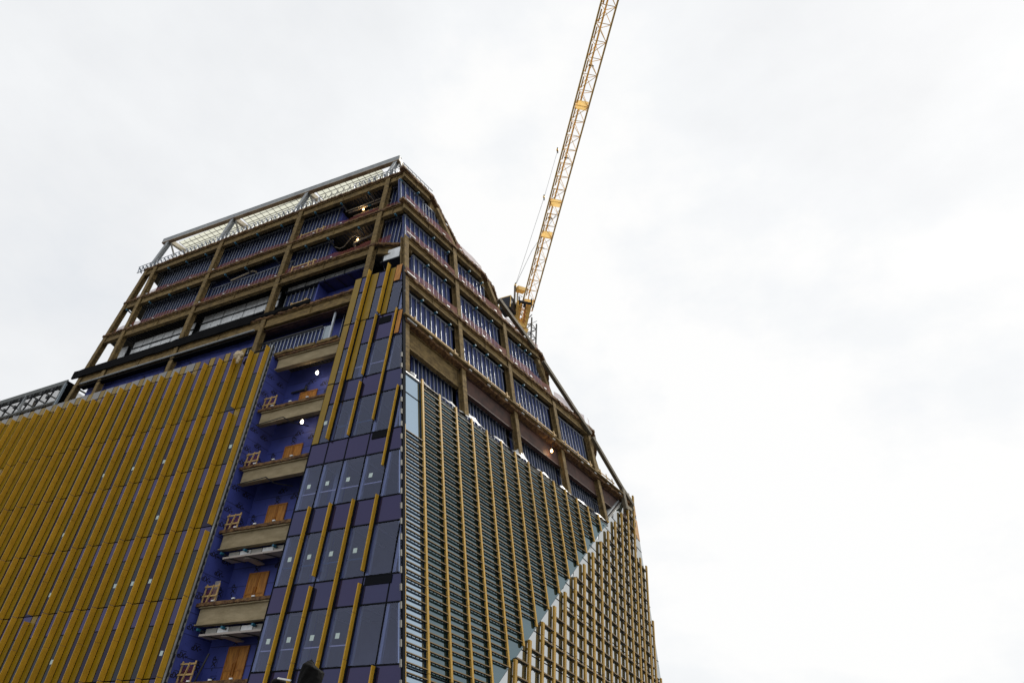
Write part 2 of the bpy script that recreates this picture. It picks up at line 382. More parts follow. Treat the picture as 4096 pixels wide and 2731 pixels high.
# corner beam of the cut slab
b = MB(); q0 = Vector((-29.5, YS+.3, 0)); q1 = Vector((cornerx(41.7)-.3, YS+1.3, 0)); dd = q1-q0
ibeam(b, lambda a_, z_, o_: q0+dd*a_+Vector((0, -o_, z_)), 0, 1, 41.5, .8, 0, 'fire'); b.build('edge_beam', T)
for i, z in enumerate(LV[4:], 4):
    b = MB(); ibeam(b, FS, -36.9, -30.4, z-.2, 1.10, -.08, 'conc', fl=.4); b.build('edge_beam', T)
COLT = [.6, 7.0, 13.9, 21.0, 27.3]
for i, z in enumerate(LV[:5]):
    ts = [0.1] + COLT[1:] + [99]
    if i >= 2: ts = [.3] + COLT[1:] + [99]
    for j in range(len(ts)-1):
        a0 = ts[j]+.28; a1 = min(ts[j+1]-.28, TE[i]-.5)
        if a1 - a0 < .8: continue
        b = MB()
        if i < 4: ibeam(b, FD, a0, a1, z-.24, .72, -.14, 'fire', stiff=[(a0+a1)/2])
        else:
            ibeam(b, FD, a0, a1, z-.3, 1.75, -.45, 'fire' if j == 0 else 'rustbeam', fl=.36)
        b.build('edge_beam', T)
# columns, left side: one per grid line, I shape with rough skin
def column(F, a, z0, z1, o, m, lean=0, wd=.46, dp=.5):
    b = MB(); n = max(2, int((z1-z0)/.45)); i = len(b.v)
    for (a0, a1, p0, p1) in ((-wd/2, wd/2, -.09, 0), (-wd/2, wd/2, -dp, -dp+.09), (-.06, .06, -dp+.09, -.09)):
        i = len(b.v); k = b.mid(m)
        for j in range(n+1):
            z = z0+(z1-z0)*j/n; x = a+lean*(z-z0); r = lambda: random.uniform(-.012, .012)
            b.v += [tuple(F(x+a0+r(), z, o+p0)), tuple(F(x+a1+r(), z, o+p0)), tuple(F(x+a1+r(), z, o+p1+r()*.6)), tuple(F(x+a0+r(), z, o+p1+r()*.6))]
        for j in range(n):
            q = i+j*4
            for s_ in range(4): b.f.append((q+s_, q+4+s_, q+4+(s_+1)%4, q+(s_+1)%4)); b.mi.append(k)
        b.f.append((i, i+1, i+2, i+3)); e = i+n*4; b.f.append((e+3, e+2, e+1, e)); b.mi += [k, k]
    return b
for x in COLX:
    zb = 30.0
    column(FS, x, zb, 50.2, -.02, 'fire').build('column', T)
column(FS, leftx(33)+.35, 33, 50.2, -.05, 'fire', lean=.15, wd=.5).build('column', T)
# left end: second raking column of the cut corner
for z in LV[:3]:
    b = MB(); zb = z-4.5
    b.bar((leftx(z)-.0, YS+3.2, z-.2), (leftx(z)-.9, YS+3.2, zb), .3, .3, 'fire'); b.build('brace', T)
DTOP = [41.5, 45.7, 45.7, 41.3, 36.7]; 
for k, t in enumerate(COLT):
    zt = [41.5, 45.6, 41.4, 36.6, 36.6][k]
    column(FD, t, 27.6, zt, -.14, 'fire' if k in (0, 1, 2, 3) else 'fire', wd=.46).build('column', T)
column(FD, 29.0, 27.0, 31.9, -1.2, 'rustbeam', lean=-.05).build('column', T)
# fold-line frames at the right
for (t0, z0, t1, z1) in ((12.2, 43.0+2.6, 14.1, 41.7), (19.3, 41.4, 21.3, 37.0), (27.0, 36.7, 28.4, 32.2), (5.0, 49.6, 7.6, 45.9)):
    b = MB(); b.bar(FD(t0, z0, -.5), FD(t1, z1, -.5), .42, .42, 'fire', up=ND); b.build('brace', T, label='raking column wrapped in fireproofing at a slab end')
for (t0, z0, t1, z1, o0, o1) in ((13.2, 43.75, 18.6, 41.3, 0, 0), (19.9, 40.45, 27.3, 36.1, 0, 0), (27.5, 35.85, 31.9, 32.9, 0, 0), (31.9, 32.95, 31.75, 30.7, 0, 0), (31.9, 32.9, 33.7, 31.9, 0, 0)):
    b = MB(); p, q = FD(t0, z0, o0), FD(t1, z1, o1)
    u = (q-p).normalized(); sd = u.cross(ND).normalized()
    b.bar(p, q, .30, .34, 'strut', up=ND); b.bar(p+sd*-.22, q+sd*-.22, .1, .36, 'strutl', up=ND)
    b.build('edge_strut', T)
b = MB(); b.bar(FD(31.75, 31.2, 0), FD(33.2, 31.2, 0), .12, .3, 'strutl'); b.bar(FD(33.5, 32.0, 0), FD(33.5, 31.3, 0), .2, .2, 'strut'); b.build('edge_strut', T)

# stud walls
def studwall(F, a0, a1, z0, z1, o, step=.41, lean=0, sheath='blue', top=None, first=.2, gap=None, wd=.045):
    sh = MB(); sh.box(F, a0, a1, z0, z1, o-.25, o-.16, sheath)
    par = sh.build('stud_wall', T)
    st = MB(); a = a0+first; n = 0
    while a < a1-.05:
        j = random.uniform(-.02, .02)
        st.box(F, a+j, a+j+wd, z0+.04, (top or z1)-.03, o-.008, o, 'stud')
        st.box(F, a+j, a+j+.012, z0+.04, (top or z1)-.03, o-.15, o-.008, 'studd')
        a += step; n += 1
    st.box(F, a0, a1, (top or z1)-.03, (top or z1)+.03, o-.15, o+.004, 'stud')
    st.box(F, a0, a1, z0, z0+.04, o-.15, o+.004, 'studd')
    st.build('stud_frame', par)
    return par
OS = -.98
ZT = -.35
# roof to L1, L1 to L2 (left facade)
for i in (0, 1):
    z1 = LV[i]-.45; z0 = LV[i+1]+.02
    studwall(FS, leftx(z1)+2.6, COLX[0]+.1, z0, z1, OS)
    studwall(FS, COLX[0]+.1, COLX[1]+.1, z0, z1, OS)
    studwall(FS, COLX[1]+.1, COLX[2]+.1, z0, z1, OS, top=z1-1.0 if i == 1 else None)
    studwall(FS, COLX[2]+.1, -35.7, z0, z1, OS)
    studwall(FS, COLX[3]-.1, cornerx(z0)-1.2, z0, z1, OS)
# L2 to L3 left: short studs under the ducts, and at b-c
z0 = LV[3]+.02
studwall(FS, leftx(z0)+3.0, COLX[1], z0, z0+1.7, OS-.6)
studwall(FS, COLX[1], COLX[2], z0, z0+1.9, OS-.6, step=.5)
studwall(FS, COLX[2]+.1, -36.1, z0, LV[2]-.9, OS-.3, step=.5)
# ducts
def duct(x0, x1, z0, z1, y0, y1, nx, nz):
    b = MB(); dx = (x1-x0)/nx; dz = (z1-z0)/nz
    for i in range(nx):
        for j in range(nz):
            b.box(W2, x0+i*dx+.03, x0+(i+1)*dx-.03, z0+j*dz+.03, z0+(j+1)*dz-.03, y0+random.uniform(0, .03), y1, 'silver')
    b.box(W2, x0, x1, z0+.05, z1-.05, y0+.07, y1-.05, 'dark')
    for j in range(nz): b.box(W2, x0-.15, x1+.15, z0+j*dz-.05, z0+j*dz+.04, y0-.08, y1, 'dark')
    for i in range(0, nx, 2):
        b.tube((x0+i*dx, y0-.05, z0-.1), (x0+i*dx, y0-.05, z1+.6), .015, 'dark', 5)
        b.bar((x0+i*dx+.3, y0-.15, z0-.25), (x0+i*dx+.55, y0-.6, z0-.5), .05, .05, 'dark')
    return b.build('air_duct', T)
def W2(x, z, y): return Vector((x, y, z))
duct(-59.3, -50.9, 38.9, 40.7, 31.75, 33.2, 6, 2)
duct(-50.0, -40.5, 39.2, 41.1, 31.75, 33.2, 7, 2)
duct(-62.6, -60.4, 38.9, 40.7, 31.9, 33.2, 2, 1)
duct(-39.6, -31.2, 40.45, 41.05, 31.6, 33.0, 8, 1)
duct(-29.0, -27.4, 39.9, 41.2, 31.2, 34.0, 1, 1)
# recesses in the upper bays: back wall, side wall, ceiling pipes
def printed(par, F, spots, o, size=.55):
    b = MB()
    for a, z, r in spots: letters(b, F, a, z, size, r, o)
    b.build('printed_marks', par)
def recess(x0, x1, z0, z1, yb=32.9, doorz=None):
    b = MB(); b.box(W2, x0-.12, x0, z0, z1, 31.7, yb, 'bluel'); b.box(W2, x0, x1+1.2, z0, z1, yb, yb+.12, 'bluel')
    par = b.build('recess_wall', T)
    bb = MB()
    FB = lambda a, z, o: Vector((a, yb-o, z))
    for _ in range(5):
        letters(bb, FB, random.uniform(x0+.5, x1-.3), random.uniform(z0+.5, min(z1-.6, z0+3)), .5, random.choice((math.pi/2, math.pi, math.pi/2)), .004)
    FSd = lambda a, z, o: Vector((x0+o, a, z))
    letters(bb, FSd, 32.3, z0+1.8, .45, math.pi/2, .004)
    bb.build('printed_marks', par)
    return par
for i in (0, 1):
    recess(-35.6, -30.3, LV[i+1]+.02, LV[i]-1.2)
    b = MB(); z = LV[i]-1.05
    if i == 0:
        b.tube((-35.2, 32.0, z), (-30.6, 32.0, z), .07, 'pipe'); b.tube((-35.0, 32.5, z-.05), (-30.6, 32.5, z-.05), .07, 'pipe')
        b.tube((-30.6, 32.0, z), (-30.6, 32.8, z), .07, 'pipe'); b.tube((-33.0, 32.0, z), (-32.6, 32.0, z), .09, 'teal'); b.tube((-33.2, 32.5, z-.05), (-32.8, 32.5, z-.05), .09, 'teal')
        b.tube((-35.2, 31.6, z-.25), (-30.8, 31.6, z-.2), .05, 'pipe')
    else:
        b.tube((-33.5, 32.0, z-.2), (-31.2, 31.9, z+.05), .1, 'pipe'); b.tube((-33.5, 32.0, z-.2), (-33.6, 32.5, z-.5), .1, 'pipe')
        pts = [Vector((-35.3+k*.45, 31.6+.2*math.sin(k), z-.35-.25*math.sin(k*1.1)+k*.03)) for k in range(10)]
        for p, q in zip(pts, pts[1:]): b.tube(p, q, .03, 'pipe', 5)
    for k in range(4):
        x = -34.8+k*1.2; b.tube((x, 31.9, z+.6), (x+.1, 31.9, z-.6), .012, 'dark', 5)
    b.build('pipework', T)
b = MB(); b.tube((-47.5, 31.3, 44.45), (-44.8, 31.3, 44.75), .09, 'pipe'); b.tube((-44.8, 31.3, 44.75), (-44.6, 31.6, 44.75), .09, 'pipe'); b.build('pipework', T)
recess(-36.0, -30.4, 37.0, 40.4)
# underside of the low duct in front of that recess
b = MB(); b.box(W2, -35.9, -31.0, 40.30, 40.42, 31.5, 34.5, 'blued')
for k in range(4): b.bar((-35.3+k*1.25, 31.5, 40.27), (-35.0+k*1.25, 33.9, 40.27), .07, .05, 'dark')
b.build('ceiling_board', T)
# L2-L3 corner bay: dark room with hanging duct, blue studs
studwall(FS, COLX[3]+.3, -26.6, 36.9, 40.4, -1.6, step=.7)
# L3-L4, above cladding: blue wall, beams, membrane
b = MB(); b.box(W2, leftx(35)+1.3, -41.2, 32.6, 36.0, 31.35, 31.5, 'bluel'); par = b.build('recess_wall', T)
printed(par, lambda a, z, o: Vector((a, 31.35-o, z)), [(x, random.uniform(34.2, 35.2), math.pi/2) for x in (-44.2, -46, -48.6, -51.9, -54.5, -43)], .004, .5)
b = MB(); b.box(W2, -41.2, -32.4, 32.2, 36.0, 32.2, 32.35, 'bluel'); par = b.build('recess_wall', T)
printed(par, lambda a, z, o: Vector((a, 32.2-o, z)), [(-39.4, 35.1, math.pi/2), (-38.2, 35.1, math.pi/2), (-36.0, 35.3, math.pi/2), (-37.2, 34.9, 2.2), (-34.3, 36.0-.8, math.pi/2), (-33.8, 35.0, math.pi/2)], .004, .5)
b = MB(); b.ragged(FS, leftx(37)-.9, -41.45, 36.75, 37.62, -.02, .10, 'memb', step=.7, jz=.04, jo=.03); b.build('membrane_strip', T)
b = MB(); b.ragged(FS, -41.45, -35.1, 37.0, 37.35, .02, .12, 'memb', step=.5, jz=.1, jo=.04); b.build('membrane_strip', T)
b = MB()
b.box(FS, leftx(35.6)+1.3, -41.3, 35.35, 35.45, -.5, 0, 'memb'); b.tube(FS(leftx(35.6)+1.3, 35.75, .05), FS(-40.6, 35.75, .05), .09, 'steel'); b.box(FS, leftx(35.6)+1.3, -41.3, 35.45, 35.6, -.3, -.2, 'memb')
b.build('perimeter_rail', T)
b = MB(); ibeam(b, FS, -40.6, -31.2, 36.0, .35, -.3, 'rustbeam'); b.box(FS, -40.6, -31.2, 35.6, 35.9, -.9, -.5, 'rustbeam'); b.build('edge_beam', T)
b = MB(); b.box(W2, -60, -31, 36.0, 36.12, 31.0, 34, 'deck'); b.build('ceiling_board', T)
studwall(FS, -41.9, -33.2, 32.2, 34.35, -.55, step=.40, wd=.05)
b = MB()
b.box(FS, -41.9, -33.4, 34.36, 34.46, -.62, -.42, 'dark'); b.build('top_rail', T)
b = MB(); b.box(FS, -32.62, -32.45, 32.3, 37.5, -.62, -.5, 'stud'); b.box(FS, -33.3, -32.7, 32.25, 34.4, -.9, -.6, 'jamb'); b.build('stud_post', T)
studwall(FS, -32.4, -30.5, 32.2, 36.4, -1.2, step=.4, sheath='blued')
for k in range(3):
    b = MB(); b.ragged(FS, -37.3+k*2.15, -35.4+k*2.15, 32.18, 32.42, -.3, .12, 'fire', jz=.02); b.build('edge_block', T)

# D side stud walls
def tlim(i, z):
    # right end of level i storey at height z
    t0, z0, t1, z1 = TE[i], LV[i], TE[i+1], LV[i+1]
    return t0
OD = -.66
def dwall(i, a0, a1, z0, z1, step=.58, o=OD, top=None):
    if a1-a0 < .5: return
    studwall(FD, a0, a1, z0, z1, o, step=step, top=top, first=.12, sheath='blue', wd=.038)
dwall(0, .35, 3.6, LV[1]+.03, LV[0]-.93); dwall(0, 3.6, 6.9, LV[1]+.03, LV[0]-1.2, step=.42)
dwall(1, .9, COLT[1]-.3, LV[2]+.03, LV[1]-.92)
dwall(1, COLT[1]+.3, 12.0, LV[2]+.03, LV[1]-1.1, step=.55)
dwall(2, 1.9, COLT[1]-.3, LV[3]+.03, LV[2]-1.0)
dwall(2, COLT[1]+.3, COLT[2]-.3, LV[3]+.03, LV[2]-1.0)
dwall(2, COLT[2]+.3, 20.3, LV[3]+.03, LV[2]-1.1)
for k in range(4): dwall(3, COLT[k]+.3, COLT[k+1]-.3, LV[4]+.03, LV[3]-1.1)
for k in range(4): dwall(4, COLT[k]+(.3 if k else 1.6), COLT[k+1]-.3, 27.3, LV[4]-1.6, step=.42, o=-1.05)
dwall(4, COLT[4]+.2, 28.9, 27.3, LV[4]-1.7, step=.42, o=-1.2)
# soffit wedge at the slab ends
for i in (1, 2, 3):
    t = TE[i]; z = LV[i]
    for k in range(3):
        b = MB(); b.bar(FD(t-4.6+k*1.5, z-.45, -.4-k*.1), FD(t-1.2+k*.5, z-.45, -2.6), .22, .4, 'fire'); b.build('edge_beam', T)

# sleeves (dark tubes with blue taped ends) sticking out under the beams
def sleeve(F, a, z, o0, o1):
    b = MB(); b.tube(F(a, z, o0), F(a+.02, z+.03, o1), .075, 'sleevem', 8); par = b.build('capped_pipe', T)
    c = MB(); c.tube(F(a+.02, z+.03, o1), F(a+.025, z+.035, o1+.22), .10, 'teal', 8, r2=.085); c.build('tape_cap', par)
for i in (0, 1):
    z = LV[i]-1.28
    for x in ((-57.6, -54.9, -52.2, -48.2, -45.3, -42.2, -38.1, -35.0, -31.9, -28.4) if i == 0 else (-61.4, -58.0, -55.2, -52.6, -47.7, -45.1, -41.6, -37.9, -35.4, -32.0, -28.2)):
        sleeve(FS, x, z+random.uniform(-.08, .08), OS, -.25)
for i, ts in ((0, (2.2,)), (1, (4.1, 6.1, 9.1, 11.0)), (2, (3.2, 5.4, 9.7, 11.9, 16.2, 18.0)), (3, (2.4, 4.0, 5.7, 8.9, 10.6, 12.4, 15.9, 17.9)), (2, (17.2,))):
    for t in ts: sleeve(FD, t, LV[i]-1.45 + random.uniform(-.1, .05), OD, -.35)
# slab edge clips
for i in range(5):
    t = .4
    while t < TE[i]-.6:
        b = MB(); L = .32 if t > 1 else 1.0
        b.box(FD, t, t+L, LV[i]-.10, LV[i]-.01, .02, .10, 'white'); b.build('edge_clip', T); t += 2.35
for z in LV[5:]:
    for x in (-35.9, -34.2, -32.6):
        b = MB(); b.box(FS, x, x+.22, z+.03, z+.11, 0, .08, 'white'); b.build('edge_clip', T)
for i in (1, 2):
    for k in range(9):
        b = MB(); b.box(FS, -59+k*3.1, -58.82+k*3.1, LV[i]+.0, LV[i]+.09, .03, .1, 'white'); b.build('edge_clip', T)

# ---- notch (recessed service balcony bay): side wall, back wall, doors
YB = 32.6
NX0, NX1 = -37.25, -30.7
b = MB(); b.box(W2, NX0-.12, NX0, 0, 32.1, 30.25, YB, 'bluel'); sidew = b.build('recess_wall', T)
b = MB(); b.box(W2, NX0-.1, NX1+1.5, 0, 32.1, YB, YB+.15, 'bluel'); backw = b.build('recess_wall', T)
b = MB(); b.box(W2, NX0-.10, NX0+.05, 0, 33.0, 29.98, 30.25, 'steel'); b.box(W2, NX0+.05, NX0+.09, 0, 33.0, 30.02, 30.1, 'dark')
for k in range(60): b.box(W2, NX0+.03, NX0+.1, 3+k*.5, 3.22+k*.5, 30.08, 30.16, 'dark')
b.build('corner_trim', T)
FB = lambda a, z, o: Vector((a, YB-o, z)); FSd = lambda a, z, o: Vector((NX0+o, a, z))
bk = MB(); sd_ = MB(); dots = MB()
for i, z in enumerate(LV[5:]):
    for a, dz, r in ((-36.6, 1.5, math.pi/2), (-36.2, .5, math.pi), (-35.0, 2.75, math.pi/2), (-33.2, 2.9, math.pi), (-33.0, 1.7, math.pi/2), (-32.9, .5, math.pi/2), (-34.6, 3.4, math.pi), (-32.0, 2.5, math.pi/2)):
        letters(bk, FB, a+random.uniform(-.15, .15), z+dz+random.uniform(-.15, .15), .50, r, .004)
    for y, dz, r in ((30.75, 1.6, math.pi), (31.6, 2.2, math.pi), (30.8, 3.2, math.pi), (32.1, 1.1, math.pi/2), (31.5, .8, math.pi), (31.9, 3.1, math.pi), (30.7, .5, math.pi)):
        letters(sd_, FSd, y, z+dz, .46, r+random.choice((0, 0, -.1)), .004)
    for _ in range(26):
        a = random.uniform(NX0+.2, NX1-.3); zz = z+random.uniform(.2, 3.6)
        bk.box(FB, a, a+.035, zz, zz+.035, .003, .008, 'ink')
        a = random.uniform(30.4, 32.5); zz = z+random.uniform(.2, 3.6); sd_.box(FSd, a, a+.03, zz, zz+.03, .003, .008, 'ink')
for z in [9.9+k*1.22 for k in range(18)]:
    bk.box(FB, NX0+.02, NX1+.3, z, z+.05, .001, .003, 'blued'); sd_.box(FSd, 30.3, YB-.02, z+.3, z+.35, .001, .003, 'blued')
bk.build('printed_marks', backw); sd_.build('printed_marks', sidew)
def door(z, x0=-35.55, x1=-33.85, ht=2.35, par=T, YB=YB):
    b = MB(); zb = z+.02
    FB_ = lambda a, zz, o: Vector((a, YB-o, zz))
    for k in (0, 1):
        a0 = x0+k*(x1-x0)/2+.01; a1 = x0+(k+1)*(x1-x0)/2-.01
        b.box(FB_, a0, a1, zb, zb+ht, .02, .06, 'ply')
        for (p, q, r, s) in ((a0, a0+.09, zb, zb+ht), (a1-.09, a1, zb, zb+ht), (a0+.09, a1-.09, zb+ht-.1, zb+ht), (a0+.09, a1-.09, zb, zb+.1), (a0+.09, a1-.09, zb+.95, zb+1.05)):
            b.box(FB_, p, q, r, s, .06, .095, 'plyd')
    d = b.build('door', par)
    h = MB(); xm = (x0+x1)/2
    for s_ in (-.1, .1): h.bar((xm+s_, YB-.14, zb+.7), (xm+s_, YB-.14, zb+1.4), .04, .04, 'plyd')
    h.build('handle', d)
for z in LV[5:]: door(z)
door(LV[3], YB=32.9)
# duct / pipes under the balcony slabs
for i, z in enumerate(LV[5:]):
    if i < 2:
        if i == 0: z = z
        b = MB(); p = [(-36.9, 30.5, z-1.32), (-34.3, 30.45, z-1.22), (-33.9, 30.9, z-1.5), (-33.0, 31.8, z-1.5)]
        for q, r in zip(p, p[1:]): b.tube(q, r, .035, 'dark', 6)
        b.build('pipework', T)
        continue
    b = MB(); zz = z-1.78
    for k in range(6):
        b.box(W2, -36.2+k*.95, -35.32+k*.95, zz+.04, zz+.36, 31.0, 31.7, 'silver' if k % 2 else 'steell')
    b.box(W2, -36.4, -30.9, zz-.12, zz, 30.75, 31.6, 'fabric')
    for k in range(4): b.bar((-35.8+k*1.45, 30.7, zz-.15), (-35.3+k*1.45, 31.7, zz-.15), .08, .04, 'dark')
    b.box(W2, -34.8, -34.2, zz-.2, zz-.12, 31.0, 32.3, 'fabric')
    b.build('air_duct', T)
    for x in (-36.6, -34.6, -32.2): sleeve(FS, x, z-1.55, -1.2, -.35)
    b = MB()
    for k in range(5): b.tube((-35.8+k*1.1, 31.1, z-.3), (-35.8+k*1.1, 31.1, zz), .012, 'dark', 5)
    b.build('pipework', T)
# upper balconies: dark junction box and black pipe
b = MB(); b.box(W2, -32.7, -32.3, 29.9, 30.25, 32.35, 32.55, 'teal'); b.tube((-36.4, 32.45, 29.7), (-35.0, 32.45, 29.75), .08, 'dark'); b.tube((-35.0, 32.45, 29.6), (-35.0, 32.45, 29.95), .1, 'dark'); b.build('pipework', T)

# ------------------------------------------------------------------ A: ochre finned facade
ROWS = [0.0, 4.4, 8.9, 13.48, 18.1, 22.75, 27.45, 32.62]
TOPA = 33.48
b = MB(); b.box(FA, -79.5, NX0-.1, 0, 32.9, -.30, -.12, 'black'); b.box(FA, -79.5, -41.2, 32.9, 33.4, -.30, -.12, 'black'); b.build('backing_wall', T)
ROOT = [-37.42-1.686*k for k in range(25)]
short = {(0, 0), (5, 3), (2, 2)}
rnd = random.Random(5)
for k, xr in enumerate(ROOT):
    fin = MB(); flat = MB(); win = MB()
    toprow = 32.85 if k > 1 else 32.75
    if k in (22, 23): toprow = 34.0
    rows = list(ROWS[:-1])+[toprow]
    for r in range(len(rows)-1):
        za, zb = rows[r]+.0, rows[r+1]
        gapb = .0; gapt = .0
        if rnd.random() < .10 and r > 1: gapt = .42
        zm = (za+zb)/2
        fin.box(FA, xr-.05, xr, za+.018+gapb, zm-.008, .0, .39, 'fin'); fin.box(FA, xr-.05, xr, zm+.008, zb-.018-gapt, .0, .39, 'fin')
        if k > 0:
            flat.box(FA, xr+.05, xr+.59, ROWS[r]+.035, ROWS[r+1]-.035, -.05, -.01, 'flat')
        # glass strip left of the fin
        g0, g1 = xr-1.686+.65, xr-.06
        sp = ROWS[r]+3.05 if r > 1 else ROWS[r]+3.1
        win.box(FA, g0, g1, ROWS[r]+.035, sp-.03, -.06, -.03, 'gA2' if rnd.random() < .5 else 'gA'); win.box(FA, g0, g1, sp+.03, ROWS[r+1]-.035, -.06, -.03, 'gS')
    if k > 1:
        flat.box(FA, xr+.05, xr+.59, 32.66, TOPA, -.05, -.01, 'flat')
        win.box(FA, xr-1.686+.67, xr-.02, 32.66, TOPA+.02, -.04, -.0, 'grey' if k > 4 else 'gS')
    fin.build('fin', T)
    if k > 0: flat.build('cladding_panel', T)
    wn = win.build('window_strip', T)
    if rnd.random() < .6:
        for r in rnd.sample((1, 2, 3, 4, 5), 2):
            s = MB(); zz = ROWS[r]+1.25; s.box(FA, xr-1.686+.75, xr-1.686+1.0, zz, zz+.28, -.028, -.02, 'paper'); s.build('sticker', wn)

# ------------------------------------------------------------------ C: glazed corner part
CR = [0.0, 4.4, 8.9, 13.46, 18.1, 22.72, 27.43, 32.76, 37.4]
XM = [-30.66, -29.2, -27.6, -25.9, -24.2, -22.4]
def cx(z): return cornerx(z)-.06
def FLc(x, z, o=0): return FL(x, z, o)
def cpane(name, xl, xr, z0, z1, m, extra=None):
    """pane between two leaning edges; xr None = raked corner"""
    a = [Vector((xl+.02*(z0-12)+.035, 30.03, z0+.035)), Vector(((xr+.02*(z0-12) if xr is not None else cx(z0))-.035, 30.03, z0+.035)),
         Vector(((xr+.02*(z1-12) if xr is not None else cx(z1))-.035, 30.03, z1-.035)), Vector((xl+.02*(z1-12)+.035, 30.03, z1-.035))]
    if a[1].x-a[0].x < .05:
        return None
    if a[2].x < a[3].x+.02: a[2] = a[3]+Vector((.02, 0, 0))
    c = [p+Vector((0, .03, 0)) for p in a]
    b = MB(); b.prism(a, c, m); return b.build(name, T)
rnd = random.Random(11)
for r in range(len(CR)-1):
    zs = [(CR[r], CR[r]+3.03, 'v'), (CR[r]+3.03, CR[r+1], 's')]
    for (z0, z1, ty) in zs:
        edges = [x for x in XM if x+.02*(z1-12) < cx(z1)-.25]
        for j, x in enumerate(edges):
            xr_ = edges[j+1] if j+1 < len(edges) else None
            if ty == 'v':
                p = cpane('glass_pane', x, xr_, z0, z1, 'gC')
                if p and 1 < r < 6 and j < 4 and (r < 5 or j < 1) and not (r == 5 and j > 1):
                    s = MB(); xx = x+.02*(z0-12)+.62; s.box(FA, xx, xx+.27, z0+1.42, z0+1.70, -.02, -.012, 'paper'); s.build('sticker', p)
            else:
                cpane('spandrel_panel', x, xr_, z0, z1, 'gS' if rnd.random() < .55 else 'gS2')
# mullion grid and interior jambs
for j, x in enumerate(XM):
    zt = 37.4
    for z in [k*.5 for k in range(75)]:
        if x+.02*(z-12) > cx(z)-.1: zt = z; break
    b = MB(); b.hexa([FL(x-.035, 0, -.06), FL(x+.035, 0, -.06), FL(x+.035, 0, -.005), FL(x-.035, 0, -.005), FL(x-.035, zt, -.06), FL(x+.035, zt, -.06), FL(x+.035, zt, -.005), FL(x-.035, zt, -.005)], 'black')
    m_ = b.build('mullion', T)
    b = MB(); b.hexa([FL(x+.04, 0, -.13), FL(x+.20, 0, -.13), FL(x+.20, 0, -.09), FL(x+.04, 0, -.09), FL(x+.04, zt-.3, -.13), FL(x+.20, zt-.3, -.13), FL(x+.20, zt-.3, -.09), FL(x+.04, zt-.3, -.09)], 'jamb'); b.build('reveal_strip', m_)  # added pale strip, stands in for the jamb reveal behind the glass
    b = MB(); b.hexa([FL(x-.08, 0, -.42), FL(x+.08, 0, -.42), FL(x+.08, 0, -.07), FL(x-.08, 0, -.07), FL(x-.08, zt, -.42), FL(x+.08, zt, -.42), FL(x+.08, zt, -.07), FL(x-.08, zt, -.07)], 'jamb'); b.build('jamb', m_)
for r in range(1, len(CR)):
    for z in (CR[r], CR[r-1]+3.03):
        b = MB(); b.hexa([Vector((-30.66+.02*(z-12), 30.06, z-.04)), Vector((cx(z), 30.06, z-.04)), Vector((cx(z), 30.0, z-.04)), Vector((-30.66+.02*(z-12), 30.0, z-.04)),
              Vector((-30.66+.02*(z-12), 30.06, z+.04)), Vector((cx(z), 30.06, z+.04)), Vector((cx(z), 30.0, z+.04)), Vector((-30.66+.02*(z-12), 30.0, z+.04))], 'black'); b.build('transom', T)
# corner post
b = MB(); b.hexa([Vector((cx(0)-.02, 30.3, 0)), Vector((cx(0)+.10, 30.3, 0)), Vector((cx(0)+.10, 29.98, 0)), Vector((cx(0)-.02, 29.98, 0)), Vector((cx(37.4)-.02, 30.3, 37.4)), Vector((cx(37.4)+.10, 30.3, 37.4)), Vector((cx(37.4)+.10, 29.98, 37.4)), Vector((cx(37.4)-.02, 29.98, 37.4))], 'black')
b.build('corner_post', T)
for k in range(26):
    z = 5.0+k*.93
    b = MB(); b.box(FD, -.13, -.05, z, z+.36, -.08, .02, 'jambd'); b.build('corner_bracket', T)
# interior behind the glazed part
b = MB()
for za, zb, da, db in ((0, 27.2, .3, .3), (27.2, 36.5, -2.2, -2.2)):
    b.prism([Vector((-30.55, 35.0, za)), Vector((cornerx(za)+da, 35.0, za)), Vector((cornerx(zb)+db, 35.0, zb)), Vector((-30.55, 35.0, zb))], [Vector((-30.55, 35.2, za)), Vector((cornerx(za)+da, 35.2, za)), Vector((cornerx(zb)+db, 35.2, zb)), Vector((-30.55, 35.2, zb))], 'inw')
b.prism([FD(.35, 0, -.7), FD(5.0, 0, -.7), FD(5.0, 27.0, -.7), FD(.35, 27.0, -.7)], [FD(.35, 0, -.6), FD(5.0, 0, -.6), FD(5.0, 27.0, -.6), FD(.35, 27.0, -.6)], 'inw')  # added wall, blocks the see-through corner behind the right-hand glass
b.box(W2, -30.6, -30.5, 0, 32.0, 30.3, 35, 'inw')
b.build('interior_wall', T)
for r in range(1, len(CR)):
    z = CR[r]
    b = MB(); b.box(W2, -30.5, cx(z)-.3, z-.9, z-.75, 30.5, 35, 'inw'); b.box(W2, -30.5, cx(z)-.4, z-1.55, z-.9, 30.45, 30.6, 'fabric')
    for k in range(5):
      if -30.05+k*1.6 < cx(z)-.3: b.box(W2, -30.2+k*1.6, -30.05+k*1.6, z-.97, z-.9, 30.8, 34.9, 'white')
    b.build('ceiling', T)
for r in range(1, 7):
    b = MB(); x = -29.0; b.box(W2, x, x+.5, CR[r], CR[r+1]-.9, 31.3, 31.8, 'jamb'); b.build('interior_column', T)
    b = MB(); b.box(FL, -30.5, -24.2 if r < 5 else -26, CR[r]+1.08, CR[r]+1.14, -.2, -.17, 'teal' if r % 2 else 'white'); b.build('guard_tape', T)
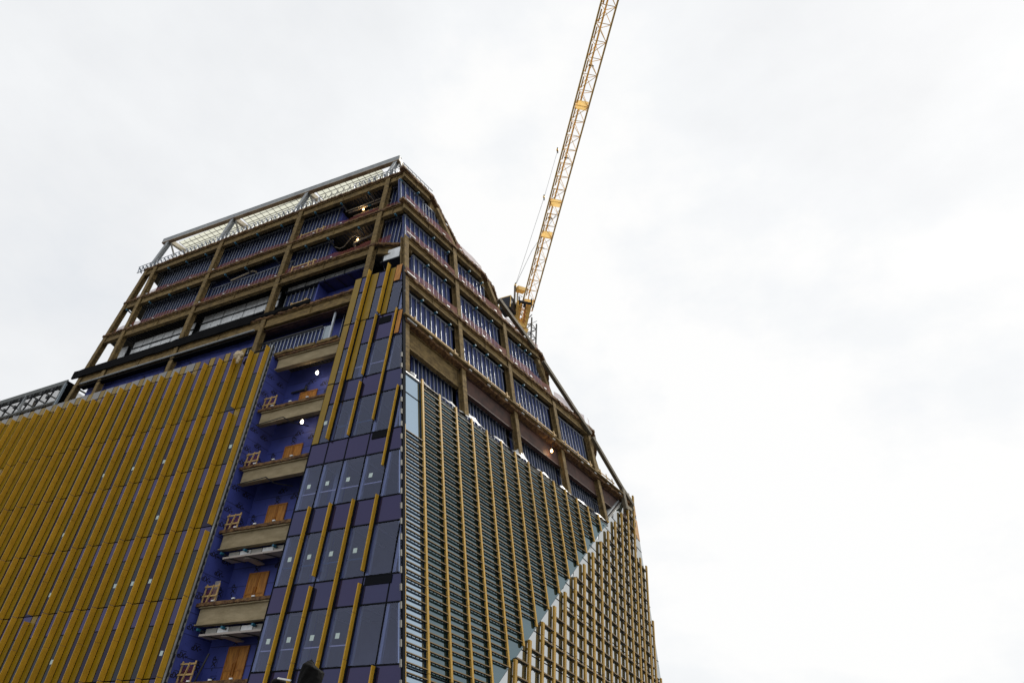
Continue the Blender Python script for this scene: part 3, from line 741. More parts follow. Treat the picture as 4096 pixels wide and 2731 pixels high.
# C fins (root x, z0, z1)
for (x, z0, z1, d) in ((-29.2, 0, 18.15, .34), (-27.6, 0, 13.2, .34), (-27.6, 13.75, 18.15, .34), (-25.9, 0, 18.15, .34), (-24.2, 0, 13.05, .34), (-24.2, 13.7, 18.2, .34), (-22.35, 0, 8.85, .34),
                       (-29.2, 22.8, 32.7, .40), (-29.2, 32.75, 37.7, .42), (-27.55, 22.8, 26.95, .30), (-27.55, 27.5, 32.8, .32), (-27.4, 32.9, 37.75, .42), (-25.8, 23.6, 32.9, .26), (-24.3, 20.1, 25.9, .26)):
    b = MB(); z = z0
    while z < z1-.3:
        zz = min(z1, z+2.3 if z1-z > 3.2 else z1); b.box(FL, x-.07, x, z+.01, zz-.01, .03, d-.05, 'fin'); z = zz
    b.box(FL, x, x+.10, z0+.05, z1-.05, .003, .05, 'black')  # black strip painted in as the shadow side of the fin
    b.build('fin', T)
for (x0, x1, z0, z1) in ((-30.62, -30.1, 22.75, 27.4), (-30.64, -30.1, 27.5, 32.7), (-30.66, -30.08, 32.8, 37.35), (-29.05, -28.6, 27.5, 32.7), (-29.1, -28.45, 32.8, 37.35), (-27.35, -26.85, 32.8, 37.35)):
    b = MB(); b.box(FL, x0, x1, z0, z1, 0.002, .03, 'flat'); b.build('cladding_panel', T)
for (x0, x1, z0, z1) in ((-26.8, -26.3, 35.9, 37.5), (-25.95, -25.35, 30.6, 32.7)):
    b = MB(); b.box(FL, x0, x1, z0, z1, 0.002, .03, 'ply'); b.build('plywood_patch', T)
b = MB(); b.box(FL, -24.05, -22.3, 12.95, 13.4, .002, .02, 'black'); b.build('vent_panel', T)
b = MB(); b.box(FL, -25.7, -24.4, 22.2, 22.65, .002, .02, 'black'); b.build('vent_panel', T)
b = MB(); b.box(FL, -27.3, -26.3, 31.9, 32.5, .002, .02, 'black'); b.build('vent_panel', T)

# ------------------------------------------------------------------ D: louvred facade
DTOPZ = 27.35
TF_ = [.2+1.8*k for k in range(16)]
GO = -.21
def dtopz(k): return 22.9 if k == 0 else DTOPZ
for k in range(16):
    t = TF_[k]
    # glass bay
    t1 = TF_[k+1] if k < 15 else t+.6
    t0 = t if k else 0.0
    zb0, zb1 = max(0, fold(t0)), max(0, fold(t1))
    if zb0 < 27.2:
        a = [FD(t0, zb0, GO), FD(t1, min(zb1, 27.3), GO), FD(t1, 27.3, GO), FD(t0, 27.3, GO)]
        b = MB(); b.prism([p-ND*.06 for p in a], a, 'gD2' if k == 0 else 'gD'); gp = b.build('glass_pane', T)
        j = MB()
        for z in CR[1:7]:
            for zz in (z, z+3.03):
                if max(zb0, zb1) < zz < 27.2: j.box(FD, t0, t1, zz-.035, zz+.035, GO, GO+.02, 'black')
        if j.v: j.build('transom', gp)
    # fin
    zb = fold(t)+.08; zt = dtopz(k)
    if k == 1: zt = 27.55
    b = MB(); cuts = [z for z in (8.9, 13.4, 18.05, 22.7) if zb+.4 < z < zt-.4]; zz = [max(zb, 0)]+cuts+[zt+.12]
    for p, q in zip(zz, zz[1:]):
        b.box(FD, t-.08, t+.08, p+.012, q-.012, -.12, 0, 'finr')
    # mounting spine
    b.box(FD, t-.03, t+.03, max(zb, 0)+.05, zt, GO, -.12, 'dark')
    b.build('fin', T)
    # blades to the right of this fin
    if k < 15:
        b = MB(); z = 3.0; n = 0
        while z < zt-.05:
            if z > fold(t1)+.12:
                b.box(FD, t+.085, t1-.085, z-.028, z+.008, -.15, -.035, 'bladed')
                b.box(FD, t+.085, t1-.085, z-.03, z+.016, -.035, -.012, 'blade')
                for q in range(5): b.box(FD, t+.3+q*.3, t+.33+q*.3, z-.075, z-.03, -.15, -.10, 'dark')
            z += .468
        b.build('louver_bank', T)
# ------------------------------------------------------------------ E: second louvred facade
UT = [(1.85, 11.15), (3.69, 12.68), (5.55, 14.25), (7.4, 15.79), (9.22, 17.29), (11.13, 18.96), (12.99, 20.58), (14.92, 22.2), (16.85, 23.82), (18.74, 25.46), (20.75, 27.14), (22.71, 28.82), (24.68, 30.51), (26.6, 32.23), (28.85, 26.5), (31.01, 26.4), (32.98, 21.49), (35.3, 16.62)]
LEAN = .105
def ue(k, z): return UT[k][0] + LEAN*(UT[k][1]-z)
def uright(z): return 28.19 + (30.64-z)*.553
GE = -.24
# glass as one pane per bay (clipped by the fold line and by the raked right edge)
def fedge(k, z): return ue(k, z)
KB = []
for k in range(-8, 18):
    f0 = (lambda z, k=k: ue(k, z)) if k >= 0 else (lambda z, k=k: ue(0, z)+k*1.9)
    KB.append(f0)
def clippoly(k):
    f0 = KB[k]; f1 = KB[k+1] if k+1 < len(KB) else (lambda z: uright(z))
    pts = []
    # sample heights
    zs = [j*.5 for j in range(0, 66)]
    L = []; Rr = []
    for z in zs:
        # fold gives the left limit at this height
        ul = (z-9.486)/.8947 if z < 27 else 19.56+(z-27)/.82*1.0
        a = max(f0(z), ul+.02); c = min(f1(z), uright(z))
        if c-a > .03 and z < 32.2: L.append((a, z)); Rr.append((c, z))
    return L, Rr
for k in range(len(KB)):
    L, Rr = clippoly(k)
    if len(L) < 2: continue
    b = MB(); i = 0; mm = b.mid('gE')
    for (a, z), (c, _) in zip(L, Rr): b.v += [tuple(FE(a, z, GE)), tuple(FE(c, z, GE)), tuple(FE(c, z, GE-.06)), tuple(FE(a, z, GE-.06))]
    n = len(L)
    for j in range(n-1):
        q = j*4
        for r in range(4): b.f.append((q+r, q+4+r, q+4+(r+1)%4, q+(r+1)%4)); b.mi.append(mm)
    b.f += [(0, 1, 2, 3), (4*n-1, 4*n-2, 4*n-3, 4*n-4)]; b.mi += [mm, mm]
    gp = b.build('glass_pane', T)
    j_ = MB()
    for z in CR[1:7]:
        for zz in (z, z+3.03):
            row = [(a, c) for (a, q), (c, _) in zip(L, Rr) if abs(q-zz) < .26]
            if row: j_.box(FE, row[0][0], row[0][1], zz-.03, zz+.03, GE, GE+.02, 'black')
    if j_.v: j_.build('transom', gp)
for k, (u0, zt) in enumerate(UT):
    b = MB(); zz = [zt]
    for c in (27.43, 22.72, 18.1, 13.46, 8.9, 4.4):
        if c < zt-.6: zz.append(c)
    zz.append(0.0)
    for p, q in zip(zz, zz[1:]):
        b.hexa([FE(ue(k, q)-.17, q+.012, -.15), FE(ue(k, q)+.17, q+.012, -.15), FE(ue(k, q)+.17, q+.012, 0), FE(ue(k, q)-.17, q+.012, 0),
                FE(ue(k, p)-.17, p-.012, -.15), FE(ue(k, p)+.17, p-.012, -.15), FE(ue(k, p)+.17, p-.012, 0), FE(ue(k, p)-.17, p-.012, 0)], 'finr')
    b.build('fin', T)
    if k < len(UT)-1:
        b = MB(); z = .6
        while z < min(zt, UT[k+1][1] if UT[k+1][1] < zt else zt)+.2:
            if k < 14 or z < UT[k+1][1]:
                a, c = ue(k, z)+.12, ue(k+1, z)-.12
                if k == 13 and z > 26.4: z += .97; continue
                b.box(FE, a, c, z-.065, z+.015, -.19, -.04, 'bladed'); b.box(FE, a, c, z-.055, z+.025, -.04, -.015, 'blade')
                for q in range(3): b.box(FE, a+.35+q*.5, a+.39+q*.5, z-.15, z-.05, -.15, -.10, 'dark')
            z += .97
        b.build('louver_bank', T)
# E right edge: return glass, dark clips, plywood patches
b = MB(); P_ = [FE(uright(0), 0, GE), FE(uright(0)+1.2, 0, GE-1.0), FE(uright(31)+1.2, 31, GE-1.0), FE(uright(31), 31, GE)]
b.prism(P_, [p-NE*.05+EDIR*.01 for p in P_], 'gEdge'); b.build('glass_pane', T)
for k in range(14):
    z = 29.6-k*1.25; u = uright(z)-.3 - .12*0
    b = MB(); b.box(FE, 27.6+LEAN*(30-z), 27.8+LEAN*(30-z), z-.25, z+.2, GE, GE+.08, 'dark'); b.build('edge_clip', T) if k < 5 else None
for (z0, z1) in ((30.6, 31.6), (28.4, 30.2)):
    b = MB(); b.prism([FE(26.95, z0, GE+.01), FE(uright(z0)-.05, z0, GE+.01), FE(uright(z1)-.05, z1, GE+.01), FE(26.95, z1, GE+.01)], [FE(26.95, z0, GE+.04), FE(uright(z0)-.05, z0, GE+.04), FE(uright(z1)-.05, z1, GE+.04), FE(26.95, z1, GE+.04)], 'peach'); b.build('plywood_patch', T)
# sloping cap between the two louvred faces
b = MB(); b.bar(FE(19.5, 26.9, -.35), FE(26.0, 32.2, -.35), .16, .22, 'steell'); b.bar(FE(19.4, 27.1, -.75), FE(25.6, 32.3, -.75), .5, .16, 'steel'); b.build('cap_flashing', T)
b = MB(); b.bar(FD(0, 2.3, GE-.01), FD(27.5, fold(27.5), GE-.01), .05, .05, 'dark'); b.build('cap_flashing', T)
# added dark core behind everything, blocks light and views through the storeys
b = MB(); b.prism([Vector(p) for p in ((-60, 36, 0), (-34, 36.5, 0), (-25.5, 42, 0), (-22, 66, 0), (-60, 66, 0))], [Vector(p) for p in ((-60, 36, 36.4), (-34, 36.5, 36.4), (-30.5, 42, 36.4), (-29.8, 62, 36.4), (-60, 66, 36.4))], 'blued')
b.build('light_block_core', T)
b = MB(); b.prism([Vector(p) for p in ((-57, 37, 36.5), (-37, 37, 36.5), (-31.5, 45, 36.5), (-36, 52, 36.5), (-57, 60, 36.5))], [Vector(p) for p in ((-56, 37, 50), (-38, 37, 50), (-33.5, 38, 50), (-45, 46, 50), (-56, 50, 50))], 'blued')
b.build('light_block_core', T)

# ------------------------------------------------------------------ roof steel
ZR = 55.9
def YR(x): return 31.2 + (x+62.4)*.034
b = MB()
for xa, xb in ((-62.3, -30.8),):
    p, q = Vector((xa, YR(xa), ZR-.3)), Vector((xb, YR(xb), ZR-.3))
    b.bar(p, q, .08, .6, 'steel'); b.bar(p+Vector((0, .16, .3)), q+Vector((0, .16, .3)), .42, .07, 'steel'); b.bar(p+Vector((0, .16, -.3)), q+Vector((0, .16, -.3)), .42, .07, 'steelb')
b.build('roof_beam', T)
b = MB(); p, q = Vector((-61.6, 35.0, ZR-.3)), Vector((-33.5, 36.0, ZR-.3))
b.bar(p, q, .1, .5, 'cream'); b.bar(p+Vector((0, 0, -.3)), q+Vector((0, 0, -.3)), .45, .08, 'cream'); b.build('roof_beam', T)
for x in (-61.4, -51.9, -41.9, -31.2):
    b = MB(); y = YR(x)+.25
    if x < -60: p0 = Vector((x-.45, YS+.5, 50.4)); p1 = Vector((x, y, ZR-.55))
    else: p0 = Vector((x-.1, YS+.7, 50.4)); p1 = Vector((x, y, ZR-.55))
    for o in (-.2, .2): b.bar(p0+Vector((0, o, 0)), p1+Vector((0, o, 0)), .4, .05, 'steel', up=Vector((0, 1, 0)))
    b.bar(p0, p1, .05, .36, 'steel', up=Vector((0, 1, 0))); b.build('roof_post', T)
    b = MB(); b.bar((x, y, ZR-.35), (x+.6, y+4.0, ZR-.35), .3, .5, 'cream'); b.build('roof_beam', T)
    b = MB(); b.bar((x+.1, y+.1, ZR-.6), (x+1.1, y+2.6, 51.0), .14, .14, 'steell'); b.build('brace', T)
b = MB(); b.bar((-30.9, YR(-30.9), ZR-.3), (-32.5, 38.0, ZR-.3), .25, .55, 'steell'); b.build('roof_beam', T)
for x0, x1 in ((-60.9, -52.4), (-51.4, -42.4), (-41.4, -33.4)):
    b = MB(); n = 11
    for k in range(4):
        y = 32.3+k*.5; b.bar((x0, y+.1, ZR-.02), (x1, y+.1, ZR-.02), .42, .03, 'clear'); b.bar((x0, y+.36, ZR+.02), (x1, y+.36, ZR+.02), .05, .05, 'steell')
    for k in range(n+1):
        x = x0+(x1-x0)*k/n; b.bar((x, 32.2, ZR-.06), (x, 34.2, ZR-.06), .04, .04, 'steell')
    b.build('roof_decking', T)
# roof edge parapet frame (zig-zag studs between two tracks)
def parapet(F, a0, a1, z, o, lean=.0):
    b = MB(); n = int(abs(a1-a0)/.55); s = 1 if a1 > a0 else -1
    b.bar(F(a0, z+.05, o), F(a1, z+.05, o), .08, .03, 'stud'); b.bar(F(a0, z+.84, o+.1), F(a1, z+.84, o+.1), .07, .03, 'stud')
    for k in range(n):
        a = a0+s*(k+.25)*.55
        b.bar(F(a, z+.08, o), F(a+.02, z+.82, o+.1), .035, .10, 'stud'); b.bar(F(a+.26, z+.08, o-.25), F(a+.06, z+.70, o+.05), .03, .12, 'studd')
    b.build('parapet_frame', T)
parapet(FS, -63.0, -37.6, 50.35, -.1); parapet(FS, -34.0, -28.3, 50.35, -.1)
parapet(FD, .2, 4.2, 50.35, -.25)
b = MB()
for k in range(16):
    x = -41+k*.75; b.bar((x, YS+.8, 50.5), (x+.5, YS+.8, 52.6), .05, .05, 'steell'); b.bar((x+.5, YS+.8, 52.6), (x+.8, YS+.8, 50.5), .04, .04, 'steell')
b.build('roof_truss', T)
# ------------------------------------------------------------------ left terrace screen frame
b = MB()
XA, XB = -82.5, -66.2
b.bar((XA, 31.0, 37.2), (XB, 31.0, 37.2), .1, .5, 'dsteel'); b.bar((XA, 31.2, 36.95), (XB, 31.2, 36.95), .5, .06, 'dsteel')
b.bar((XA, 31.0, 34.9), (XB-.3, 31.0, 34.9), .3, .16, 'dsteel'); b.bar((XA, 31.1, 34.7), (XB-.3, 31.1, 34.7), .5, .05, 'dsteelb')
b.build('terrace_beam', T)
for k in range(9):
    x = XB-1.2-k*1.72
    b = MB(); b.bar((x-1.5, 30.9, 32.2), (x, 30.9, 36.9), .09, .12, 'dark', up=Vector((0, 1, 0)))
    for zz in (36.5, 35.7, 34.3):
        xx = x-(36.9-zz)*.32; b.box(W2, xx-.42, xx-.1, zz-.12, zz+.14, 30.75, 30.95, 'dark')
    b.build('terrace_post', T)
b = MB()
for k in range(22): b.bar((XA, 31.5+k*.13, 37.3), (XB-1, 31.5+k*.13, 37.3), .05, .03, 'dsteelb')
for k in range(9): b.bar((XA+k*2, 31.4, 37.25), (XA+k*2, 34.5, 37.25), .18, .1, 'steel')
b.build('terrace_decking', T)
b = MB(); b.box(W2, XB-.25, XB+.05, 32.5, 37.3, 31.0, 32.4, 'memb'); b.box(W2, XB+.1, XB+.22, 32.5, 36.8, 30.7, 30.9, 'dsteel'); b.box(W2, XB+.3, XB+.42, 32.5, 36.8, 30.7, 30.9, 'jamb'); b.build('terrace_panel', T)
for x in (-72.5, -80.0):
    b = MB(); b.bar((x, 31.0, 31), (x+.0, 31.0, 37.0), .2, .2, 'steel'); b.bar((x-.4, 33, 31), (x+.0, 32.0, 37.0), .2, .2, 'dsteelb'); b.build('terrace_post', T)

# ------------------------------------------------------------------ things on the building
words = ['top', 'second', 'third', 'fourth', 'fifth']
def net(F, a0, a1, z, o, label, h=.85):
    n = max(4, int((a1-a0)/.35)); ph = random.uniform(0, 6)
    def fn(u, v):
        sag = .10*math.sin(u*n*.55+ph)*v + .05*math.sin(u*n*1.3+ph)*v
        return F(a0+(a1-a0)*u, z+.02+(h+sag)*v, o+.04*math.sin(u*n*.8+ph)*math.sin(v*3.1))
    b = MB(); b.grid(fn, n, 3, 'net')
    o_ = b.build('safety_net'); tag(o_, label, 'safety net', 'red safety nets along the slab edges')
bays = ['leftmost narrow bay', 'first wide bay from the left', 'second wide bay from the left', 'third wide bay from the left', 'corner bay']
for i in (1, 2):
    xs = [leftx(LV[i])+.6]+COLX+[cornerx(LV[i])-.4]
    for j in range(5):
        if i == 2 and j == 4: xs[5] = -28.0
        net(FS, xs[j]+.3, xs[j+1]-.3, LV[i], -.30, f'red mesh netting, {words[i]} slab edge, left face, {bays[j]}')
for j in (1, 2, 3):
    xs = [leftx(LV[3])]+COLX
    net(FS, xs[j]+.3, xs[j+1]-.3 if j < 3 else -35.0, LV[3]+.2, -.6, f'low red netting above black strip, {bays[j]}', h=.5)
for i in (1, 2, 3):
    ts = [.2]+[c for c in COLT[1:] if c < TE[i]]+[TE[i]-.2]
    for j in range(len(ts)-1):
        net(FD, ts[j]+.3, ts[j+1]-.3, LV[i], -.12, f'red mesh netting, {words[i]} slab edge, right face, bay {["nearest the corner","second from the corner","third from the corner","fourth from the corner","fifth from the corner"][j]}')
# boarded guard rail along the L4 edge of the right face
def dguard(t0, t1, lab):
    r = thing('guard_rail', lab, 'guard rail', FD((t0+t1)/2, LV[4], -.1), 'timber guard rails on the working floor edge')
    b = MB(); b.box(FD, t0, t1, LV[4]+.12, LV[4]+.78, -.34, -.31, 'net'); b.build('infill_mesh', r)
    b = MB(); b.box(FD, t0, t1, LV[4]+.86, LV[4]+.97, -.28, -.24, 'wood'); b.box(FD, t0, t1, LV[4]+.42, LV[4]+.52, -.28, -.24, 'wood'); b.build('rail', r)
    n = 0; t = t0+.2
    for t in (t0+.5, (t0+t1)/2, t1-.5):
        b = MB(); b.box(FD, t, t+.11, LV[4], LV[4]+1.15, -.24, -.19, 'wood'); b.build('post', r)
names5 = ['nearest the building corner', 'second from the building corner', 'in the middle bay', 'second last before the sloping edge', 'last before the sloping edge']
for k, (t0, t1) in enumerate(((1.0, 6.6), (7.3, 13.4), (14.3, 20.5), (21.4, 26.8), (27.7, 31.0))):
    dguard(t0, t1, f'long timber rail with red mesh, right face, {names5[k]}')
b = MB(); b.box(FD, 0.0, 31.6, LV[4]+.02, LV[4]+.12, -.2, .24, 'fire'); b.build('toe_board', T)
# small guard frames on the balconies
fl = ['uppermost', 'second from the top', 'third from the top', 'fourth from the top', 'lowest']
for i, z in enumerate(LV[5:]):
    r = thing('guard_rail', f'small timber guard frame with red mesh on the {fl[i]} balcony slab', 'guard rail', (-36.5, 30.9, z), 'small guard frames on the balcony slabs')
    for x in (-37.1, -36.05):
        b = MB(); b.bar((x, 30.8, z), (x+.05, 30.8, z+1.25), .10, .05, 'wood', up=Vector((0, 1, 0))); b.build('post', r)
    b = MB(); b.bar((-37.15, 30.75, z+1.08), (-35.9, 30.75, z+1.08), .05, .10, 'wood'); b.bar((-37.15, 30.75, z+.5), (-35.9, 30.75, z+.5), .05, .10, 'wood'); b.build('rail', r)
    b = MB(); b.bar((-36.6, 30.7, z+.1), (-36.35, 30.7, z+1.15), .06, .09, 'wood', up=Vector((0, 1, 0))); b.build('brace', r)
    b = MB(); b.grid(lambda u, v: Vector((-37.1+u*1.0, 30.9+.05*math.sin(u*7), z+.05+v*.95)), 6, 4, 'net'); b.build('mesh_panel', r)
# timber rails in upper bays
for (x0, x1, i, lb) in ((-39.2, -36.3, 1, 'pale timber rail on the second slab edge beside the first recess'), (-38.9, -36.2, 2, 'pale timber rail on the third slab edge beside the second recess'), (-37.6, -35.7, 3, 'short pale timber rail at the end of the black membrane strip')):
    z = LV[i]+.25
    r = thing('guard_rail', lb, 'guard rail', ((x0+x1)/2, YS+.3, LV[i]))
    b = MB(); b.box(FS, x0, x1, z+.55, z+.66, -.34, -.28, 'wood'); b.box(FS, x0, x1, z+.15, z+.24, -.34, -.28, 'wood'); b.build('rail', r)
    for x in (x0, (x0+x1)/2+.5, x1-.3):
        b = MB(); b.box(FS, x, x+.1, LV[i], z+.75, -.28, -.22, 'wood'); b.build('post', r)
# boards leaning on balconies
b = MB(); b.bar((-37.0, 31.6, 13.25), (-37.05, 31.5, 14.9), .45, .04, 'fabric', up=Vector((0, 1, 0))); tag(b.build('board'), 'pale grey board leaning on the blue wall beside a guard frame', 'board')
b = MB(); b.bar((-31.3, 31.2, 8.75), (-30.95, 31.3, 11.6), .3, .06, 'ply', up=Vector((0, 1, 0))); tag(b.build('board'), 'tall orange plywood board leaning by the glass on the lowest balcony', 'board')
b = MB(); b.bar((-35.9, 31.0, 8.75), (-35.6, 31.2, 10.4), .1, .06, 'dark', up=Vector((0, 1, 0))); tag(b.build('steel_prop'), 'dark steel prop leaning between the plywood door and guard frame', 'prop')
# work lamps
def lamp(p, m, lab, e=30, r=.09):
    t = thing('work_lamp', lab, 'work lamp', p, 'bare bulbs strung under the slabs')
    b = MB()
    for k in range(5):
        z0, z1 = p[2]-r*1.4+k*r*.56, p[2]-r*1.4+(k+1)*r*.56
        rr = [.55, .95, 1.0, .9, .6, .3]
        b.tube((p[0], p[1], z0), (p[0], p[1], z1), r*rr[k], m, 10, r2=r*rr[k+1])
    b.build('bulb', t, smooth=True)
    b = MB(); b.tube((p[0], p[1], p[2]+r*1.4), (p[0], p[1], p[2]+r*2.4), r*.35, 'dark', 8); b.tube((p[0], p[1], p[2]+r*2.2), (p[0]+.1, p[1]+.1, p[2]+r*2.2+.5), .012, 'dark', 5); b.build('lamp_holder', t)
    L = bpy.data.lights.new('bulb_light', 'POINT'); L.energy = e; L.color = (1, .8, .55); L.shadow_soft_size = .1
    o = bpy.data.objects.new('bulb_light', L); scene.collection.objects.link(o); o.location = (p[0], p[1]-.2, p[2]-.2); o.parent = t; o.matrix_parent_inverse = t.matrix_world.inverted()
lamp((-33.59, 31.8, 30.53), 'bulb', 'white bulb glowing under the highest balcony ceiling', 14, .11)
lamp((-33.78, 31.8, 26.23), 'bulb', 'white bulb glowing under the second balcony ceiling', 14, .11)
lamp((-33.47, 32.0, 49.1), 'bulbw', 'small warm bulb in the top recess below the roof slab', 8, .08)
lamp((-33.19, 32.0, 45.0), 'bulbw', 'small warm bulb in the recess beneath the first pair of pipes', 8, .08)
pl = FD(19.06, 30.86, -.2); lamp((pl.x, pl.y, pl.z), 'bulbw', 'warm bulb glowing under the rusty slab edge of the right face', 15, .11)
# plastic sheet along the top of the louvred facade
def sheet(u, v):
    t = 2.3+u*25.0
    hump = .38+.05*abs(math.sin(t*1.3))+.08*math.sin(t*3.7)**2 + (.45*math.exp(-((t-7.3)/.7)**2)+.6*math.exp(-((t-14.0)/.55)**2))
    return FD(t, 27.40+v*hump, -.04-v*(.35+.15*math.sin(t*2.1))+.03*math.sin(t*9+v*4))
b = MB(); b.grid(sheet, 160, 6, 'plastic'); tag(b.build('plastic_sheet', smooth=True), 'crumpled white plastic sheet laid along the top of the louvres', 'plastic sheet')
b = MB(); b.box(FD, 0.0, 2.3, 27.32, 27.42, -.9, -.1, 'plastic'); b.box(FD, 2.0, 27.4, 27.25, 27.36, -.6, -.2, 'steell'); b.build('cap_flashing', T)
def blob(name, c, r, m, lab, cat, sq=(1, 1, 1), seed=0):
    rr = random.Random(seed); ph = [rr.uniform(0, 6) for _ in range(6)]
    def fn(u, v):
        th = u*2*math.pi; p_ = v*math.pi
        k = 1+.12*math.sin(3*th+ph[0])*math.sin(p_)+.10*math.sin(5*th+ph[1]+4*p_)+.08*math.sin(7*p_+ph[2])*math.sin(p_)
        return Vector(c)+Vector((math.cos(th)*math.sin(p_)*sq[0], math.sin(th)*math.sin(p_)*sq[1], math.cos(p_)*sq[2]))*r*k
    b = MB(); b.grid(fn, 28, 16, m); o = b.build(name, smooth=True); tag(o, lab, cat); return o
pl = FD(1.38, 27.75, -.5); blob('sack', pl, .3, 'plastic', 'round white sack on the ledge beside the corner column', 'sack', (1, 1, 1.05), 2)
blob('canvas_cloth', (-40.15, 29.5, 32.4), .42, 'cloth', 'bunched tan canvas hanging over the top of an ochre fin', 'cloth', (1, .6, .9), 4)
blob('cloth_tail', (-39.95, 29.45, 31.9), .22, 'cloth', 'narrow tan canvas end hanging below the bunched cloth', 'cloth', (.8, .5, 1.6), 6)
# rope across the louvre top
b = MB(); pts = [FD(6.6+k*.8, 28.9-.25*math.sin(k/26*math.pi)-.0*k, -.3) for k in range(27)]
for p, q in zip(pts, pts[1:]): b.tube(p, q, .012, 'cable', 5)
tag(b.build('rope'), 'thin safety rope strung between columns above the louvres', 'rope')

# ------------------------------------------------------------------ tower crane
BASE = at(1209, 712, 113); TIP = at(1401, 0, 80.5)
ax = (TIP-BASE).normalized(); TIP2 = TIP+ax*14
sd = ax.cross(Vector((0, 0, 1))).normalized(); up = sd.cross(ax).normalized()
CR_ = thing('tower_crane', 'yellow lattice tower crane with a long jib rising behind the building', 'crane', (BASE.x, BASE.y, 0))
LJ = (TIP2-BASE).length
HW, HT = .95, 1.55
def jp(s, which):
    c = BASE+ax*s
    return c + (sd*-HW if which == 'L' else sd*HW if which == 'R' else up*HT)
jib = MB()
jib.bar(jp(0, 'L'), jp(LJ, 'L'), .2, .2, 'crane'); jib.bar(jp(0, 'R'), jp(LJ, 'R'), .2, .2, 'crane'); jib.bar(jp(2.5, 'T'), jp(LJ, 'T'), .2, .2, 'crane')
jib.bar(jp(0, 'L')*.5+jp(0, 'R')*.5, jp(2.5, 'T'), .16, .16, 'crane')
ns = 30; ds = LJ/ns
for k in range(ns):
    s0, s1 = k*ds, (k+1)*ds; sm = (s0+s1)/2
    jib.tube(jp(s0, 'L'), jp(s0, 'R'), .045, 'crane', 5)
    if k % 2: jib.tube(jp(s0, 'L'), jp(s1, 'R'), .04, 'crane', 5)
    else: jib.tube(jp(s0, 'R'), jp(s1, 'L'), .04, 'crane', 5)
    if sm > 2.5:
        for c in 'LR': jib.tube(jp(s0, c), jp(sm, 'T'), .04, 'crane', 5); jib.tube(jp(s1, c), jp(sm, 'T'), .04, 'crane', 5)
jib.build('jib', CR_)
b = MB()
for k in range(26):
    s = 3+k*2.05; b.bar(jp(s, 'R')-sd*.28+up*.05, jp(s+1.45, 'R')-sd*.28+up*.05, .15, .12, 'crane')
b.build('walkway', CR_)
for s in (1.6, 15.0, 20.6, 35.5):
    b = MB(); c = BASE+ax*s; b.hexa([c-sd*.8-ax*.5-up*.05, c+sd*.8-ax*.5-up*.05, c+sd*.8+ax*.7-up*.05, c-sd*.8+ax*.7-up*.05, c-sd*.8-ax*.5+up*.05, c+sd*.8-ax*.5+up*.05, c+sd*.8+ax*.7+up*.05, c-sd*.8+ax*.7+up*.05], 'grate'); b.build('platform', CR_)
for s in (8.5, 12.0, 17.5, 27.5, 40.5):
    b = MB(); c = BASE+ax*s+up*.9; b.bar(c-sd*.35, c+sd*.3, .12, .12, 'dark'); b.bar(c-ax*.3, c+ax*.4, .1, .25, 'crane'); b.build('sheave', CR_)
# rear part: hoist frame, counter jib, cab, slewing unit, mast
slew = at(1205, 770, 113)
b = MB(); d0 = at(1200, 745, 113)
b.bar(at(1216, 690, 113), at(1202, 752, 113), .9, .9, 'crane'); b.bar(at(1194, 690, 113), at(1184, 745, 113), .9, .8, 'crane')
b.bar(at(1186, 742, 113), at(1206, 750, 113), 1.2, 1.4, 'crane'); b.bar(at(1195, 757, 113), at(1210, 765, 113), 1.3, .8, 'crane')
for k in range(4): b.bar(at(1190+k*2, 700+k*10, 112.4), at(1212-k, 706+k*10, 112.4), .12, .12, 'crane'); b.bar(at(1190+k*2, 700+k*10, 112.4), at(1210-k, 716+k*10, 112.4), .1, .1, 'crane')
b.build('slewing_platform', CR_)
b = MB(); b.bar(at(1183, 655, 113), at(1180, 742, 113), .32, .32, 'steell'); b.bar(at(1189, 660, 114), at(1186, 740, 114), .22, .22, 'steell')
for k in range(6): b.tube(at(1188, 662+k*13, 113.2), at(1200, 668+k*13, 114.5), .05, 'steell', 5); b.tube(at(1200, 668+k*13, 114.5), at(1188, 675+k*13, 113.2), .04, 'steell', 5)
b.build('a_frame', CR_)
b = MB(); b.bar(at(1187, 663, 113), at(1204, 668, 114), 1.0, .7, 'crane'); b.build('winch', CR_)
cab = MB(); c = at(1167, 702, 112.5); cab.box(lambda x, z, y: Vector((c.x+x, c.y+y, c.z+z)), -1.1, .95, -1.3, 1.1, -1, 1.2, 'dark')
cb = cab.build('cab', CR_)
b = MB(); F3 = lambda x, z, y: Vector((c.x+x, c.y+y, c.z+z))
for q in (-1.12, .9): b.box(F3, q, q+.1, -1.3, 1.15, -1.06, -.98, 'crane')
b.box(F3, -1.1, .95, 1.05, 1.18, -1.05, 1.2, 'crane'); b.build('cab_frame', cb)
b = MB()
for k in range(4): b.box(F3, -.95, .8, -1.1+k*.5, -.68+k*.5, -1.04, -1.01, 'gA2')
b.build('window', cb)
b = MB(); b.bar(at(1193, 692, 111.5), at(1222, 698, 111.5), .35, .3, 'dark'); b.bar(at(1192, 680, 111.5), at(1194, 700, 111.5), .2, .2, 'dark'); b.bar(at(1221, 686, 111.5), at(1220, 704, 111.5), .2, .2, 'dark')
b.bar(at(1206, 695, 111.5), at(1204, 706, 111.5), .4, .3, 'dark')
for k in range(12):
    t0, t1 = 2*math.pi*k/12, 2*math.pi*(k+1)/12
    b.tube(at(1223+3.6*math.cos(t0), 703+3.2*math.sin(t0), 111.5), at(1223+3.6*math.cos(t1), 703+3.2*math.sin(t1), 111.5), .06, 'dark', 5)
b.build('hook_block', CR_)
b = MB(); b.bar(at(1206, 705, 111.8), at(1203, 742, 111.8), .18, .18, 'orange'); b.build('hydraulic_hose', CR_)
b = MB()
